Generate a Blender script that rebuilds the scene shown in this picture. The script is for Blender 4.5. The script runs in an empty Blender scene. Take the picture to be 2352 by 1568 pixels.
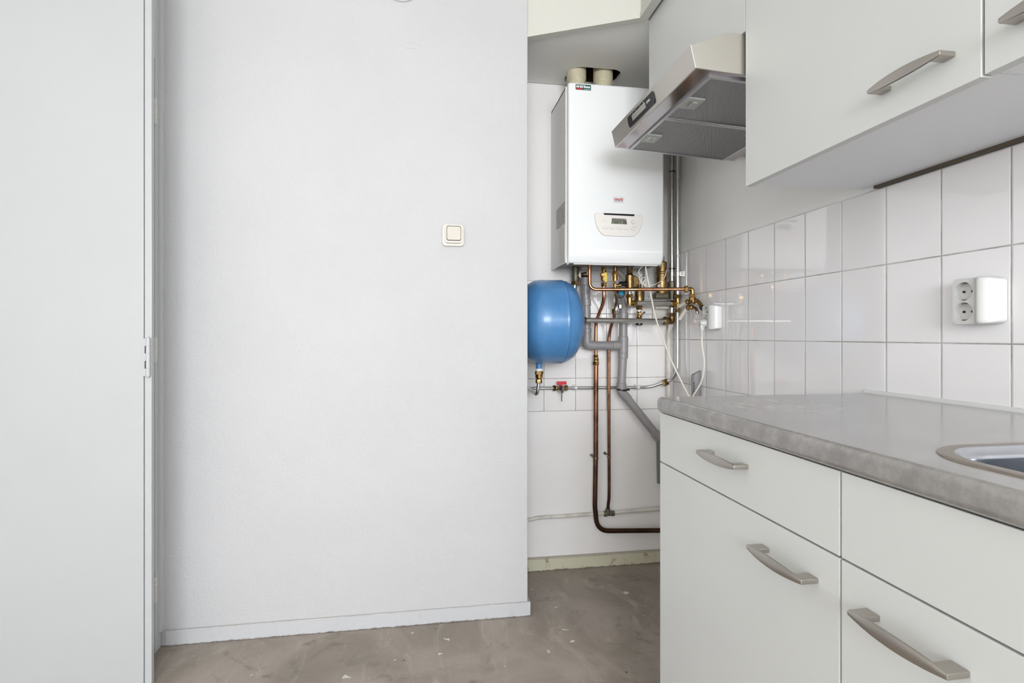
import bpy, bmesh, math, random
from mathutils import Vector, Matrix
random.seed(4)
S = bpy.context.scene
COL = S.collection
pi = math.pi

# ---------------------------------------------------------------- camera, world, light, exposure
cam_d = bpy.data.cameras.new('camera')
cam = bpy.data.objects.new('camera', cam_d)
COL.objects.link(cam)
cam.location = (0, 0, 1.0908)
cam.rotation_euler = (pi / 2, 0, -0.1587)
cam_d.sensor_width = 36.0
cam_d.lens = 36.0 * 1243.1 / 2352.0
cam_d.shift_y = -13.0 / 2352.0
cam_d.clip_start = 0.02
S.camera = cam

W = bpy.data.worlds.new('daylight')
S.world = W
W.use_nodes = True
W.node_tree.nodes['Background'].inputs[0].default_value = (0.80, 0.90, 1.0, 1)
W.node_tree.nodes['Background'].inputs[1].default_value = 1.0

def area(name, loc, rot, sx, sy, power, color):
    d = bpy.data.lights.new(name, 'AREA')
    d.shape = 'RECTANGLE'; d.size = sx; d.size_y = sy; d.energy = power; d.color = color
    o = bpy.data.objects.new(name, d); COL.objects.link(o)
    o.location = loc; o.rotation_euler = rot
    return o
# daylight through the two panes of the kitchen window behind the camera
# (cool light falling from the sky, warmer light thrown up from the ground outside)
for px in (-0.62, 0.57):
    area('window_skylight', (px, -3.36, 1.66), (pi / 2 - 0.55, 0, 0), 1.10, 1.40, 92.0, (0.81, 0.885, 1.0))
    area('window_ground_light', (px, -3.34, 1.66), (pi / 2 + 0.75, 0, 0), 1.10, 1.40, 60.0, (1.0, 0.97, 0.885))

vs = S.view_settings
vs.view_transform = 'Standard'; vs.look = 'None'; vs.gamma = 1.0; vs.exposure = -0.38
vs.use_curve_mapping = False

# ---------------------------------------------------------------- materials
MATS = {}
def new_mat(name):
    m = bpy.data.materials.new(name); m.use_nodes = True
    nt = m.node_tree
    b = nt.nodes['Principled BSDF']
    MATS[name] = m
    return m, nt, b
def nd(nt, t, **kw):
    n = nt.nodes.new(t)
    for k, v in kw.items(): setattr(n, k, v)
    return n
def math_(nt, op, a, b=None, c=None):
    n = nd(nt, 'ShaderNodeMath', operation=op)
    for i, v in enumerate((a, b, c)):
        if v is None: continue
        if isinstance(v, (int, float)): n.inputs[i].default_value = v
        else: nt.links.new(v, n.inputs[i])
    return n.outputs[0]
def mix(nt, fac, a, b):
    n = nd(nt, 'ShaderNodeMix', data_type='RGBA')
    if isinstance(fac, (int, float)): n.inputs[0].default_value = fac
    else: nt.links.new(fac, n.inputs[0])
    for i, v in ((6, a), (7, b)):
        if isinstance(v, (tuple, list)): n.inputs[i].default_value = (*v, 1)
        else: nt.links.new(v, n.inputs[i])
    return n.outputs[2]
def coords(nt):
    return nd(nt, 'ShaderNodeTexCoord').outputs['Object']
def noise(nt, vec, scale, detail=4, rough=0.5, dist=0.0):
    n = nd(nt, 'ShaderNodeTexNoise')
    n.inputs['Scale'].default_value = scale; n.inputs['Detail'].default_value = detail
    n.inputs['Roughness'].default_value = rough; n.inputs['Distortion'].default_value = dist
    nt.links.new(vec, n.inputs['Vector'])
    return n.outputs['Fac']
def smooth(nt, v, lo, hi, a=0.0, b=1.0):
    n = nd(nt, 'ShaderNodeMapRange', interpolation_type='SMOOTHSTEP')
    nt.links.new(v, n.inputs[0])
    for i, x in enumerate((lo, hi, a, b)): n.inputs[i + 1].default_value = x
    return n.outputs[0]
def bump(nt, b, h, strength, dist):
    n = nd(nt, 'ShaderNodeBump')
    n.inputs['Strength'].default_value = strength; n.inputs['Distance'].default_value = dist
    nt.links.new(h, n.inputs['Height'])
    nt.links.new(n.outputs[0], b.inputs['Normal'])
def scaled(nt, vec, s):
    n = nd(nt, 'ShaderNodeMapping'); n.inputs['Scale'].default_value = s
    nt.links.new(vec, n.inputs[0]); return n.outputs[0]

def simple(name, col, rough=0.5, metal=0.0, var=0.0, vscale=20, bmp=0.0, bscale=200, coat=0.0, col2=None, rvar=0.0, spec=None):
    m, nt, b = new_mat(name)
    b.inputs['Base Color'].default_value = (*col, 1)
    b.inputs['Roughness'].default_value = rough; b.inputs['Metallic'].default_value = metal
    b.inputs['Coat Weight'].default_value = coat
    if spec is not None: b.inputs['Specular IOR Level'].default_value = spec
    if var or col2 or bmp or rvar:
        v = coords(nt)
        if col2 or var:
            c2 = col2 or tuple(x * (1 - var) for x in col)
            nt.links.new(mix(nt, smooth(nt, noise(nt, v, vscale, 5, 0.6), 0.35, 0.68), col, c2), b.inputs['Base Color'])
        if rvar:
            nt.links.new(smooth(nt, noise(nt, v, vscale * 1.7, 4), 0.3, 0.7, max(0.02, rough - rvar), rough + rvar), b.inputs['Roughness'])
        if bmp: bump(nt, b, noise(nt, v, bscale, 3), bmp, 0.001)
    return m

def plaster(name, col, strength, scale, col2=None, rough=0.6):
    m, nt, b = new_mat(name)
    v = coords(nt)
    b.inputs['Roughness'].default_value = rough
    big = smooth(nt, noise(nt, v, 3.0, 4), 0.35, 0.7)
    nt.links.new(mix(nt, big, col, col2 or tuple(x * 0.97 for x in col)), b.inputs['Base Color'])
    fine = noise(nt, v, scale, 3, 0.55, 0.4)
    mid = noise(nt, v, scale * 0.14, 3, 0.5)
    h = math_(nt, 'ADD', math_(nt, 'MULTIPLY', fine, 0.6), math_(nt, 'MULTIPLY', mid, 1.2))
    bump(nt, b, h, strength, 0.003)
    return m
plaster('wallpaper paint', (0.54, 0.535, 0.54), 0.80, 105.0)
plaster('rough paint', (0.90, 0.90, 0.875), 0.45, 75.0)
plaster('closet paint', (0.885, 0.855, 0.835), 0.50, 90.0)
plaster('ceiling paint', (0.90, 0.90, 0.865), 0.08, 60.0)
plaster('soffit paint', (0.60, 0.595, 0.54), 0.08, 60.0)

def tiles(name, horiz, o0, w, z0, h, g, tile, tile2, grout, grout2, rough):
    m, nt, b = new_mat(name)
    v = coords(nt)
    sp = nd(nt, 'ShaderNodeSeparateXYZ'); nt.links.new(v, sp.inputs[0])
    masks, ids = [], []
    for ax, o, p in ((horiz, o0, w), ('Z', z0, h)):
        t = math_(nt, 'DIVIDE', math_(nt, 'SUBTRACT', sp.outputs[ax], o), p)
        fr = math_(nt, 'FRACT', t); ids.append(math_(nt, 'FLOOR', t))
        d = math_(nt, 'MULTIPLY', math_(nt, 'MINIMUM', fr, math_(nt, 'SUBTRACT', 1.0, fr)), p)
        masks.append(d)
    d = math_(nt, 'MINIMUM', *masks)
    jag = math_(nt, 'ADD', d, math_(nt, 'MULTIPLY', math_(nt, 'SUBTRACT', noise(nt, v, 60, 3), 0.5), 0.0012))
    tile_m = smooth(nt, jag, g * 0.75, g * 1.15)
    gcol = mix(nt, smooth(nt, noise(nt, v, 9, 4), 0.4, 0.65), grout, grout2)
    wn = nd(nt, 'ShaderNodeTexWhiteNoise')
    cb = nd(nt, 'ShaderNodeCombineXYZ'); nt.links.new(ids[0], cb.inputs[0]); nt.links.new(ids[1], cb.inputs[1])
    nt.links.new(cb.outputs[0], wn.inputs['Vector'])
    tc = mix(nt, wn.outputs['Value'], tile, tile2)
    nt.links.new(mix(nt, tile_m, gcol, tc), b.inputs['Base Color'])
    nt.links.new(math_(nt, 'SUBTRACT', 0.75, math_(nt, 'MULTIPLY', tile_m, 0.75 - rough)), b.inputs['Roughness'])
    b.inputs['Specular IOR Level'].default_value = 0.9
    hgt = math_(nt, 'ADD', smooth(nt, d, g * 0.4, g * 2.6), math_(nt, 'MULTIPLY', noise(nt, v, 9, 2), 0.10))
    bump(nt, b, hgt, 0.5, 0.0011)
    return m
tiles('splashback tile', 'Y', 2.1459, 0.152, 1.0738, 0.2022, 0.0017, (0.89, 0.87, 0.87), (0.87, 0.85, 0.85), (0.50, 0.50, 0.48), (0.36, 0.34, 0.31), 0.03)
tiles('closet tile', 'X', 0.5456, 0.152, 1.0436, 0.152, 0.0012, (0.89, 0.86, 0.835), (0.86, 0.83, 0.81), (0.30, 0.25, 0.22), (0.14, 0.10, 0.08), 0.07)

# concrete floor with dust, stains and paint drips
m, nt, b = new_mat('dusty concrete')
v = coords(nt)
base = mix(nt, smooth(nt, noise(nt, v, 2.2, 7, 0.62, 0.8), 0.34, 0.66), (0.39, 0.335, 0.285), (0.265, 0.225, 0.185))
base = mix(nt, smooth(nt, noise(nt, scaled(nt, v, (1, 0.35, 1)), 7, 7, 0.68, 1.6), 0.52, 0.74), base, (0.46, 0.41, 0.35))
base = mix(nt, math_(nt, 'MULTIPLY', smooth(nt, noise(nt, v, 3.1, 6, 0.65, 2.2), 0.54, 0.70), 0.8), base, (0.17, 0.15, 0.11))
base = mix(nt, math_(nt, 'MULTIPLY', smooth(nt, noise(nt, scaled(nt, v, (0.5, 2.2, 1)), 11, 6, 0.7, 1.0), 0.60, 0.72), 0.5), base, (0.15, 0.13, 0.10))
base = mix(nt, math_(nt, 'MULTIPLY', smooth(nt, noise(nt, v, 240, 3), 0.45, 0.75), 0.22), base, (0.16, 0.14, 0.115))
def spots(scale, rad, dens, col, base, stretch=(1, 1, 1)):
    vv = scaled(nt, v, stretch)
    vo = nd(nt, 'ShaderNodeTexVoronoi'); vo.inputs['Scale'].default_value = scale
    warp = nd(nt, 'ShaderNodeVectorMath', operation='ADD')
    nz = nd(nt, 'ShaderNodeTexNoise'); nz.inputs['Scale'].default_value = scale * 2.5
    nt.links.new(vv, nz.inputs['Vector'])
    sc = nd(nt, 'ShaderNodeVectorMath', operation='SCALE'); sc.inputs['Scale'].default_value = 0.7 / scale
    nt.links.new(nz.outputs['Color'], sc.inputs[0])
    nt.links.new(vv, warp.inputs[0]); nt.links.new(sc.outputs[0], warp.inputs[1])
    nt.links.new(warp.outputs[0], vo.inputs['Vector'])
    sepc = nd(nt, 'ShaderNodeSeparateColor'); nt.links.new(vo.outputs['Color'], sepc.inputs[0])
    size = math_(nt, 'MULTIPLY', sepc.outputs[1], rad)
    on = math_(nt, 'LESS_THAN', sepc.outputs[0], dens)
    inside = math_(nt, 'LESS_THAN', vo.outputs['Distance'], size)
    return mix(nt, math_(nt, 'MULTIPLY', on, inside), base, col)
base = spots(13, 0.16, 0.42, (0.66, 0.63, 0.57), base)
base = spots(26, 0.15, 0.30, (0.62, 0.58, 0.50), base, (1, 0.6, 1))
base = spots(17, 0.10, 0.30, (0.05, 0.045, 0.04), base)
nt.links.new(base, b.inputs['Base Color'])
b.inputs['Roughness'].default_value = 0.55
bump(nt, b, noise(nt, v, 40, 5), 0.25, 0.002)

# painted skirting with a grimy lower edge
def skirting(name, col, dirt, amount):
    m, nt, b = new_mat(name)
    v = coords(nt)
    sp = nd(nt, 'ShaderNodeSeparateXYZ'); nt.links.new(v, sp.inputs[0])
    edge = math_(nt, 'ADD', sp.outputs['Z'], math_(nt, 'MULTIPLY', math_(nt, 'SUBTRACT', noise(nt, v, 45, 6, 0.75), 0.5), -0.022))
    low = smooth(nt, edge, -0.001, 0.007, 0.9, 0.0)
    top = smooth(nt, math_(nt, 'ADD', sp.outputs['Z'], math_(nt, 'MULTIPLY', noise(nt, v, 30, 5, 0.7), 0.011)), 0.0585, 0.0600)
    st = math_(nt, 'MULTIPLY', smooth(nt, noise(nt, scaled(nt, v, (1, 1, 0.5)), 26, 6, 0.75), 0.56, 0.68), amount)
    c = mix(nt, st, col, dirt)
    c = mix(nt, math_(nt, 'MULTIPLY', top, 0.55), c, (0.34, 0.29, 0.25))
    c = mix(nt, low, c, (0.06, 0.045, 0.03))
    nt.links.new(c, b.inputs['Base Color'])
    b.inputs['Roughness'].default_value = 0.45
    bump(nt, b, noise(nt, v, 70, 4), 0.35, 0.002)
skirting('white skirting paint', (0.525, 0.525, 0.535), (0.45, 0.40, 0.36), 0.35)
skirting('cream skirting paint', (0.62, 0.59, 0.45), (0.28, 0.19, 0.10), 0.85)

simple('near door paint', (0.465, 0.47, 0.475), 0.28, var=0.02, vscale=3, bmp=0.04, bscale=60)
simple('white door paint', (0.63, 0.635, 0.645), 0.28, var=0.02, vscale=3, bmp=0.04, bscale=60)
simple('hinge paint', (0.74, 0.73, 0.70), 0.35, bmp=0.1, bscale=300)
simple('dark gap', (0.03, 0.025, 0.02), 0.8)
simple('cabinet white', (0.62, 0.63, 0.615), 0.36, var=0.015, vscale=4, bmp=0.02, bscale=500)
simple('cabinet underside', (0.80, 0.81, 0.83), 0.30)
simple('slot shade', (0.09, 0.07, 0.05), 0.7)  # dark brown that paints the shade in the slot under the wall cabinets
simple('satin nickel', (0.46, 0.43, 0.39), 0.32, 1.0)
simple('chrome', (0.72, 0.72, 0.72), 0.12, 1.0)
simple('galvanised steel', (0.62, 0.62, 0.60), 0.30, 1.0, var=0.10, vscale=25)
simple('zinc strap', (0.62, 0.62, 0.60), 0.35, 1.0)
simple('copper', (0.62, 0.27, 0.14), 0.24, 1.0, col2=(0.34, 0.14, 0.075), vscale=22, rvar=0.08)
m, nt, b = new_mat('tarnished copper')
v = coords(nt)
geo = nd(nt, 'ShaderNodeNewGeometry')
sp = nd(nt, 'ShaderNodeSeparateXYZ'); nt.links.new(geo.outputs['Position'], sp.inputs[0])
c = mix(nt, smooth(nt, noise(nt, v, 11, 5, 0.65), 0.40, 0.66), (0.40, 0.19, 0.11), (0.17, 0.08, 0.05))
ox = smooth(nt, math_(nt, 'ADD', sp.outputs['Z'], math_(nt, 'MULTIPLY', noise(nt, v, 8, 5, 0.7), 0.5)), 0.40, 1.30, 0.90, 0.0)
nt.links.new(mix(nt, ox, c, (0.045, 0.026, 0.018)), b.inputs['Base Color'])
b.inputs['Metallic'].default_value = 0.95; b.inputs['Roughness'].default_value = 0.36
simple('brass', (0.46, 0.285, 0.10), 0.30, 1.0, col2=(0.22, 0.135, 0.05), vscale=45, rvar=0.08)
simple('aged brass', (0.32, 0.215, 0.095), 0.40, 1.0, col2=(0.15, 0.095, 0.042), vscale=35, rvar=0.08)
simple('dark iron', (0.20, 0.15, 0.10), 0.5, 0.8, col2=(0.16, 0.19, 0.15), vscale=60)
simple('grey pvc', (0.30, 0.285, 0.285), 0.33, var=0.12, vscale=14)
simple('dark pvc', (0.17, 0.17, 0.18), 0.3)
simple('cream pvc', (0.62, 0.56, 0.40), 0.4, var=0.1, vscale=20)
simple('tank blue', (0.075, 0.235, 0.49), 0.27, var=0.12, vscale=16, bmp=0.03, bscale=60, coat=0.15)
simple('tank seam', (0.03, 0.10, 0.22), 0.5)
simple('white plastic', (0.66, 0.655, 0.635), 0.25)
simple('ivory plastic', (0.585, 0.545, 0.475), 0.30)
simple('boiler white', (0.85, 0.86, 0.86), 0.17, coat=0.3)
simple('boiler grey', (0.90, 0.885, 0.855), 0.40, var=0.03, vscale=6)
simple('boiler base', (0.42, 0.41, 0.39), 0.5, var=0.4, vscale=9)
simple('panel white', (0.80, 0.76, 0.72), 0.35)
simple('panel line', (0.42, 0.39, 0.36), 0.5)
simple('black plastic', (0.012, 0.011, 0.011), 0.25)
simple('lcd dark', (0.13, 0.135, 0.105), 0.08, col2=(0.26, 0.27, 0.21), vscale=70)
simple('red print', (0.55, 0.012, 0.02), 0.4)
simple('red enamel', (0.62, 0.015, 0.03), 0.35)
simple('green sticker', (0.015, 0.10, 0.085), 0.4)
simple('sticker paper', (0.84, 0.80, 0.74), 0.5)
simple('grey label', (0.42, 0.40, 0.36), 0.5, col2=(0.56, 0.54, 0.50), vscale=60)
simple('ink', (0.05, 0.05, 0.055), 0.6)
simple('yellow enamel', (0.78, 0.60, 0.10), 0.38)
simple('tap blue', (0.01, 0.30, 0.52), 0.35)
simple('cable white', (0.78, 0.74, 0.66), 0.4)
simple('old white paint', (0.74, 0.70, 0.64), 0.5, var=0.25, vscale=16, bmp=0.2, bscale=60)
simple('ptfe tape', (0.85, 0.85, 0.85), 0.6)
simple('clip plastic', (0.66, 0.66, 0.65), 0.4)
simple('latch grey', (0.42, 0.44, 0.41), 0.45)
simple('dark hollow', (0.05, 0.03, 0.012), 0.9)

m, nt, b = new_mat('brushed steel')
v = coords(nt)
n1 = noise(nt, scaled(nt, v, (40, 1.5, 40)), 30, 3)
nt.links.new(mix(nt, n1, (0.60, 0.57, 0.52), (0.68, 0.65, 0.60)), b.inputs['Base Color'])
b.inputs['Metallic'].default_value = 1.0
nt.links.new(smooth(nt, n1, 0.3, 0.7, 0.30, 0.40), b.inputs['Roughness'])
simple('polished steel', (0.42, 0.39, 0.40), 0.12, 1.0)
simple('sink steel', (0.52, 0.54, 0.58), 0.22, 1.0)
simple('sink rim', (0.34, 0.29, 0.24), 0.30, 1.0)
simple('filter frame', (0.55, 0.55, 0.56), 0.35, 1.0)

m, nt, b = new_mat('expanded filter mesh')
v = coords(nt)
mp = nd(nt, 'ShaderNodeMapping'); mp.inputs['Rotation'].default_value = (0, 0, math.radians(29.2))
nt.links.new(v, mp.inputs[0])
wv = nd(nt, 'ShaderNodeTexWave'); wv.bands_direction = 'X'; wv.wave_profile = 'SIN'
wv.inputs['Scale'].default_value = 105.0; wv.inputs['Distortion'].default_value = 0.0
nt.links.new(mp.outputs[0], wv.inputs['Vector'])
wm = smooth(nt, wv.outputs['Fac'], 0.25, 0.75)
nt.links.new(mix(nt, wm, (0.10, 0.095, 0.095), (0.46, 0.44, 0.44)), b.inputs['Base Color'])
b.inputs['Metallic'].default_value = 0.6; b.inputs['Roughness'].default_value = 0.45
bump(nt, b, wv.outputs['Fac'], 0.6, 0.002)

# laminate worktop with plaster dust
m, nt, b = new_mat('grey laminate')
v = coords(nt)
c = mix(nt, smooth(nt, noise(nt, v, 24, 6, 0.65), 0.35, 0.66), (0.285, 0.27, 0.26), (0.20, 0.19, 0.18))
c = mix(nt, math_(nt, 'MULTIPLY', smooth(nt, noise(nt, v, 150, 3), 0.45, 0.7), 0.35), c, (0.20, 0.18, 0.16))
vs_ = scaled(nt, v, (3.0, 1.1, 1))
sp = nd(nt, 'ShaderNodeSeparateXYZ'); nt.links.new(v, sp.inputs[0])
dx = math_(nt, 'DIVIDE', math_(nt, 'SUBTRACT', sp.outputs['X'], 0.76), 0.15)
dy = math_(nt, 'DIVIDE', math_(nt, 'SUBTRACT', sp.outputs['Y'], 1.10), 0.15)
rr = math_(nt, 'ADD', math_(nt, 'MULTIPLY', dx, dx), math_(nt, 'MULTIPLY', dy, dy))
near = smooth(nt, rr, 0.05, 1.6, 0.26, 0.0)
ontop = math_(nt, 'GREATER_THAN', sp.outputs['Z'], 0.9365)
dust = smooth(nt, math_(nt, 'ADD', noise(nt, vs_, 15, 6, 0.66, 0.2), near), 0.66, 0.94)
c = mix(nt, math_(nt, 'MULTIPLY', math_(nt, 'MULTIPLY', dust, ontop), 0.8), c, (0.66, 0.63, 0.61))
nt.links.new(c, b.inputs['Base Color'])
nt.links.new(math_(nt, 'ADD', 0.27, math_(nt, 'MULTIPLY', dust, 0.4)), b.inputs['Roughness'])
b.inputs['Specular IOR Level'].default_value = 0.75
b.inputs['Coat Weight'].default_value = 0.7; b.inputs['Coat Roughness'].default_value = 0.16
bump(nt, b, noise(nt, v, 260, 3), 0.12, 0.001)

# ---------------------------------------------------------------- mesh helpers
WL = {}
class MB:
    def __init__(s): s.bm = bmesh.new(); s.sm = True
    def box(s, a, b, bev=0.0, seg=2):
        lo = [min(a[i], b[i]) for i in range(3)]; hi = [max(a[i], b[i]) for i in range(3)]
        vs = [s.bm.verts.new((x, y, z)) for x in (lo[0], hi[0]) for y in (lo[1], hi[1]) for z in (lo[2], hi[2])]
        fs = []
        for q in ((0, 1, 3, 2), (4, 6, 7, 5), (0, 4, 5, 1), (2, 3, 7, 6), (0, 2, 6, 4), (1, 5, 7, 3)):
            fs.append(s.bm.faces.new([vs[i] for i in q]))
        if bev > 0:
            es = list({e for f in fs for e in f.edges})
            bmesh.ops.bevel(s.bm, geom=es, offset=bev, segments=seg, profile=0.5, affect='EDGES', clamp_overlap=True)
        return s
    def ring_loft(s, rings, cap0=True, cap1=True, closed=True):
        R = [[s.bm.verts.new(p) for p in r] for r in rings]
        n = len(R[0])
        for a, b in zip(R, R[1:]):
            for i in range(n if closed else n - 1):
                j = (i + 1) % n
                s.bm.faces.new((a[i], a[j], b[j], b[i]))
        if cap0: s.bm.faces.new(list(reversed(R[0])))
        if cap1: s.bm.faces.new(R[-1])
        return s
    def tube(s, pts, r, seg=14, caps=True, radii=None):
        P = [Vector(p) for p in pts]
        T = []
        for i in range(len(P)):
            a = P[max(i - 1, 0)]; b = P[min(i + 1, len(P) - 1)]
            T.append((b - a).normalized())
        up = Vector((0, 0, 1)) if abs(T[0].z) < 0.9 else Vector((1, 0, 0))
        N = (up - T[0] * up.dot(T[0])).normalized()
        rings = []
        for i, p in enumerate(P):
            N = (N - T[i] * N.dot(T[i])).normalized()
            B = T[i].cross(N)
            rad = radii[i] if radii else r
            rings.append([p + (N * math.cos(2 * pi * k / seg) + B * math.sin(2 * pi * k / seg)) * rad for k in range(seg)])
        return s.ring_loft(rings, caps, caps)
    def lathe(s, o, d, prof, seg=32, spin=0.0):
        """prof: list of (distance along d, radius)"""
        o = Vector(o); d = Vector(d).normalized()
        up = Vector((0, 0, 1)) if abs(d.z) < 0.9 else Vector((1, 0, 0))
        N = (up - d * up.dot(d)).normalized(); B = d.cross(N)
        rings = [[o + d * t + (N * math.cos(spin + 2 * pi * k / seg) + B * math.sin(spin + 2 * pi * k / seg)) * max(r, 1e-4) for k in range(seg)] for t, r in prof]
        return s.ring_loft(rings)
    def nut(s, o, d, length, r, spin=0.0):
        e = length * 0.12
        return s.lathe(o, d, [(0, r * 0.9), (e, r), (length - e, r), (length, r * 0.9)], 6, spin)
    def prism(s, poly, ax, a, b, bev=0.0, seg=2):
        """poly: 2-D points; ax: axis letter of extrusion; a, b: extents"""
        def P(p, t): return {'X': (t, p[0], p[1]), 'Y': (p[0], t, p[1]), 'Z': (p[0], p[1], t)}[ax]
        n0 = len(s.bm.verts)
        A = [s.bm.verts.new(P(p, a)) for p in poly]; B = [s.bm.verts.new(P(p, b)) for p in poly]
        fs = [s.bm.faces.new(A), s.bm.faces.new(list(reversed(B)))]
        for i in range(len(poly)):
            j = (i + 1) % len(poly)
            fs.append(s.bm.faces.new((A[j], A[i], B[i], B[j])))
        if bev > 0:
            es = list({e for f in fs for e in f.edges})
            bmesh.ops.bevel(s.bm, geom=es, offset=bev, segments=seg, profile=0.5, affect='EDGES', clamp_overlap=True)
        return s
    def plate_hole(s, outer, holes, ax, a, b):
        """flat plate with holes, extruded from a to b along ax"""
        def P(p, t): return {'X': (t, p[0], p[1]), 'Y': (p[0], t, p[1]), 'Z': (p[0], p[1], t)}[ax]
        es = []
        for loop in [outer] + holes:
            V = [s.bm.verts.new(P(p, a)) for p in loop]
            es += [s.bm.edges.new((V[i], V[(i + 1) % len(V)])) for i in range(len(V))]
        g = bmesh.ops.triangle_fill(s.bm, use_beauty=True, use_dissolve=False, edges=es)
        fs = [f for f in g['geom'] if isinstance(f, bmesh.types.BMFace)]
        ex = bmesh.ops.extrude_face_region(s.bm, geom=fs)
        off = Vector(P((0, 0), b - a))
        bmesh.ops.translate(s.bm, verts=[x for x in ex['geom'] if isinstance(x, bmesh.types.BMVert)], vec=off)
        return s
    def text(s, body, o, ux, uz, size, depth=0.0006, align='LEFT'):
        """lettering with its baseline start at o, running along ux, up along uz"""
        c = bpy.data.curves.new('lettering', 'FONT'); c.body = body; c.size = size; c.extrude = depth / 2; c.align_x = align
        c.resolution_u = 3
        t = bpy.data.objects.new('lettering', c); COL.objects.link(t)
        bpy.context.view_layer.update()
        dg = bpy.context.evaluated_depsgraph_get()
        me = bpy.data.meshes.new_from_object(t.evaluated_get(dg))
        ux = Vector(ux).normalized(); uz = Vector(uz).normalized(); n = ux.cross(uz)
        M = Matrix(((ux.x, uz.x, n.x, o[0]), (ux.y, uz.y, n.y, o[1]), (ux.z, uz.z, n.z, o[2]), (0, 0, 0, 1)))
        me.transform(M)
        s.bm.from_mesh(me)
        bpy.data.objects.remove(t); bpy.data.curves.remove(c); bpy.data.meshes.remove(me)
        return s

def obj(name, mb, mat, parent=None, label=None, sharp=32):
    bm = mb.bm
    bmesh.ops.recalc_face_normals(bm, faces=bm.faces)
    if parent is not None:
        bmesh.ops.translate(bm, verts=bm.verts, vec=-WL[parent.name])
    me = bpy.data.meshes.new(name)
    bm.to_mesh(me); bm.free()
    me.materials.append(MATS[mat])
    for p in me.polygons: p.use_smooth = True
    me.set_sharp_from_angle(angle=math.radians(sharp))
    o = bpy.data.objects.new(name, me); COL.objects.link(o)
    w_ = o.modifiers.new('weighted normals', 'WEIGHTED_NORMAL'); w_.keep_sharp = True; w_.weight = 90
    if parent is not None:
        o.parent = parent; WL[o.name] = WL[parent.name]
    else: WL[o.name] = Vector((0, 0, 0))
    if label: o['label'] = label
    return o
def thing(name, label, cat, loc, group=None):
    o = bpy.data.objects.new(name, None); COL.objects.link(o)
    o.location = loc; o.empty_display_size = 0.05
    WL[o.name] = Vector(loc)
    o['label'] = label; o['category'] = cat
    if group: o['group'] = group
    return o
def tag(o, label, cat, group=None):
    o['label'] = label; o['category'] = cat
    if group: o['group'] = group
    return o
def struct(name, mb, mat, label=None, parent=None):
    o = obj(name, mb, mat, parent)
    o['kind'] = 'structure'
    if label: o['label'] = label
    return o
def bend(pts, rad, n=7):
    """polyline with its corners rounded to radius rad"""
    P = [Vector(p) for p in pts]; out = [P[0]]
    for i in range(1, len(P) - 1):
        a, p, c = P[i - 1], P[i], P[i + 1]
        u = (a - p); w = (c - p)
        r = rad[i - 1] if isinstance(rad, (list, tuple)) else rad
        ang = u.angle(w)
        if ang > pi - 0.02 or r <= 0: out.append(p); continue
        k = min(r / math.tan(ang / 2), u.length * 0.49, w.length * 0.49)
        s0 = p + u.normalized() * k; s1 = p + w.normalized() * k
        for j in range(n + 1):
            t = j / n
            out.append(s0 * (1 - t) ** 2 + p * 2 * t * (1 - t) + s1 * t * t)
    out.append(P[-1]); return out
def smooth_path(pts, n=8):
    P = [Vector(p) for p in pts]; out = []
    for i in range(len(P) - 1):
        p0 = P[max(i - 1, 0)]; p1 = P[i]; p2 = P[i + 1]; p3 = P[min(i + 2, len(P) - 1)]
        for j in range(n):
            t = j / n
            out.append(0.5 * ((2 * p1) + (p2 - p0) * t + (2 * p0 - 5 * p1 + 4 * p2 - p3) * t * t + (3 * p1 - p0 - 3 * p2 + p3) * t ** 3))
    out.append(P[-1]); return out
def rrect(x0, x1, y0, y1, r, n=6):
    pts = []
    for cx, cy, a in ((x1 - r, y1 - r, 0), (x0 + r, y1 - r, pi / 2), (x0 + r, y0 + r, pi), (x1 - r, y0 + r, 3 * pi / 2)):
        for k in range(n + 1):
            t = a + pi / 2 * k / n
            pts.append((cx + r * math.cos(t), cy + r * math.sin(t)))
    return pts

# ---------------------------------------------------------------- the room
XL, XR, YF, YB, ZC = -0.914, 1.1874, -3.40, 2.4706, 2.60
XLW = -0.928
XW0 = -1.80          # left wall of the wider part of the kitchen, beside the camera
struct('floor', MB().box((XW0 - 0.1, YF - 0.1, -0.06), (XR + 0.1, YB + 0.1, 0)), 'dusty concrete')
struct('ceiling', MB().box((XW0 - 0.1, YF - 0.1, ZC), (XR + 0.1, YB + 0.1, ZC + 0.06)), 'ceiling paint')
struct('wall_right', MB().box((XR, YF - 0.1, 0), (XR + 0.1, YB + 0.1, ZC)), 'rough paint')
struct('wall_back', MB().box((XL - 0.1, YB, 0), (XR, YB + 0.1, ZC)), 'closet paint')
struct('wall_left', MB().box((XLW - 0.1, 1.855, 0), (XLW, YB, ZC)), 'closet paint')
struct('wall_side', MB().box((XW0 - 0.1, YF, 0), (XW0, 1.855, ZC)), 'closet paint')
struct('trim_1', MB().box((1.1814, -0.6, 0.60), (XR, 2.4706, 1.478)), 'splashback tile', 'white glazed wall tiles above the worktop')
struct('trim_2', MB().box((0.0, 2.4646, 0.7396), (1.1814, YB, 1.3476)), 'closet tile', 'square white tiles behind the pipes')
# wall with the window, behind the camera
struct('wall_front', MB().plate_hole([(XW0, 0), (XR, 0), (XR, ZC), (XW0, ZC)], [[(-1.24, 0.90), (1.16, 0.90), (1.16, 2.42), (-1.24, 2.42)]], 'Y', YF - 0.1, YF), 'closet paint')
wf = MB().plate_hole([(-1.24, 0.90), (1.16, 0.90), (1.16, 2.42), (-1.24, 2.42)],
                     [[(-1.18, 0.95), (-0.06, 0.95), (-0.06, 2.37), (-1.18, 2.37)], [(0.01, 0.95), (1.13, 0.95), (1.13, 2.37), (0.01, 2.37)]], 'Y', YF - 0.08, YF - 0.02)
struct('window_1', wf, 'white door paint')
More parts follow.
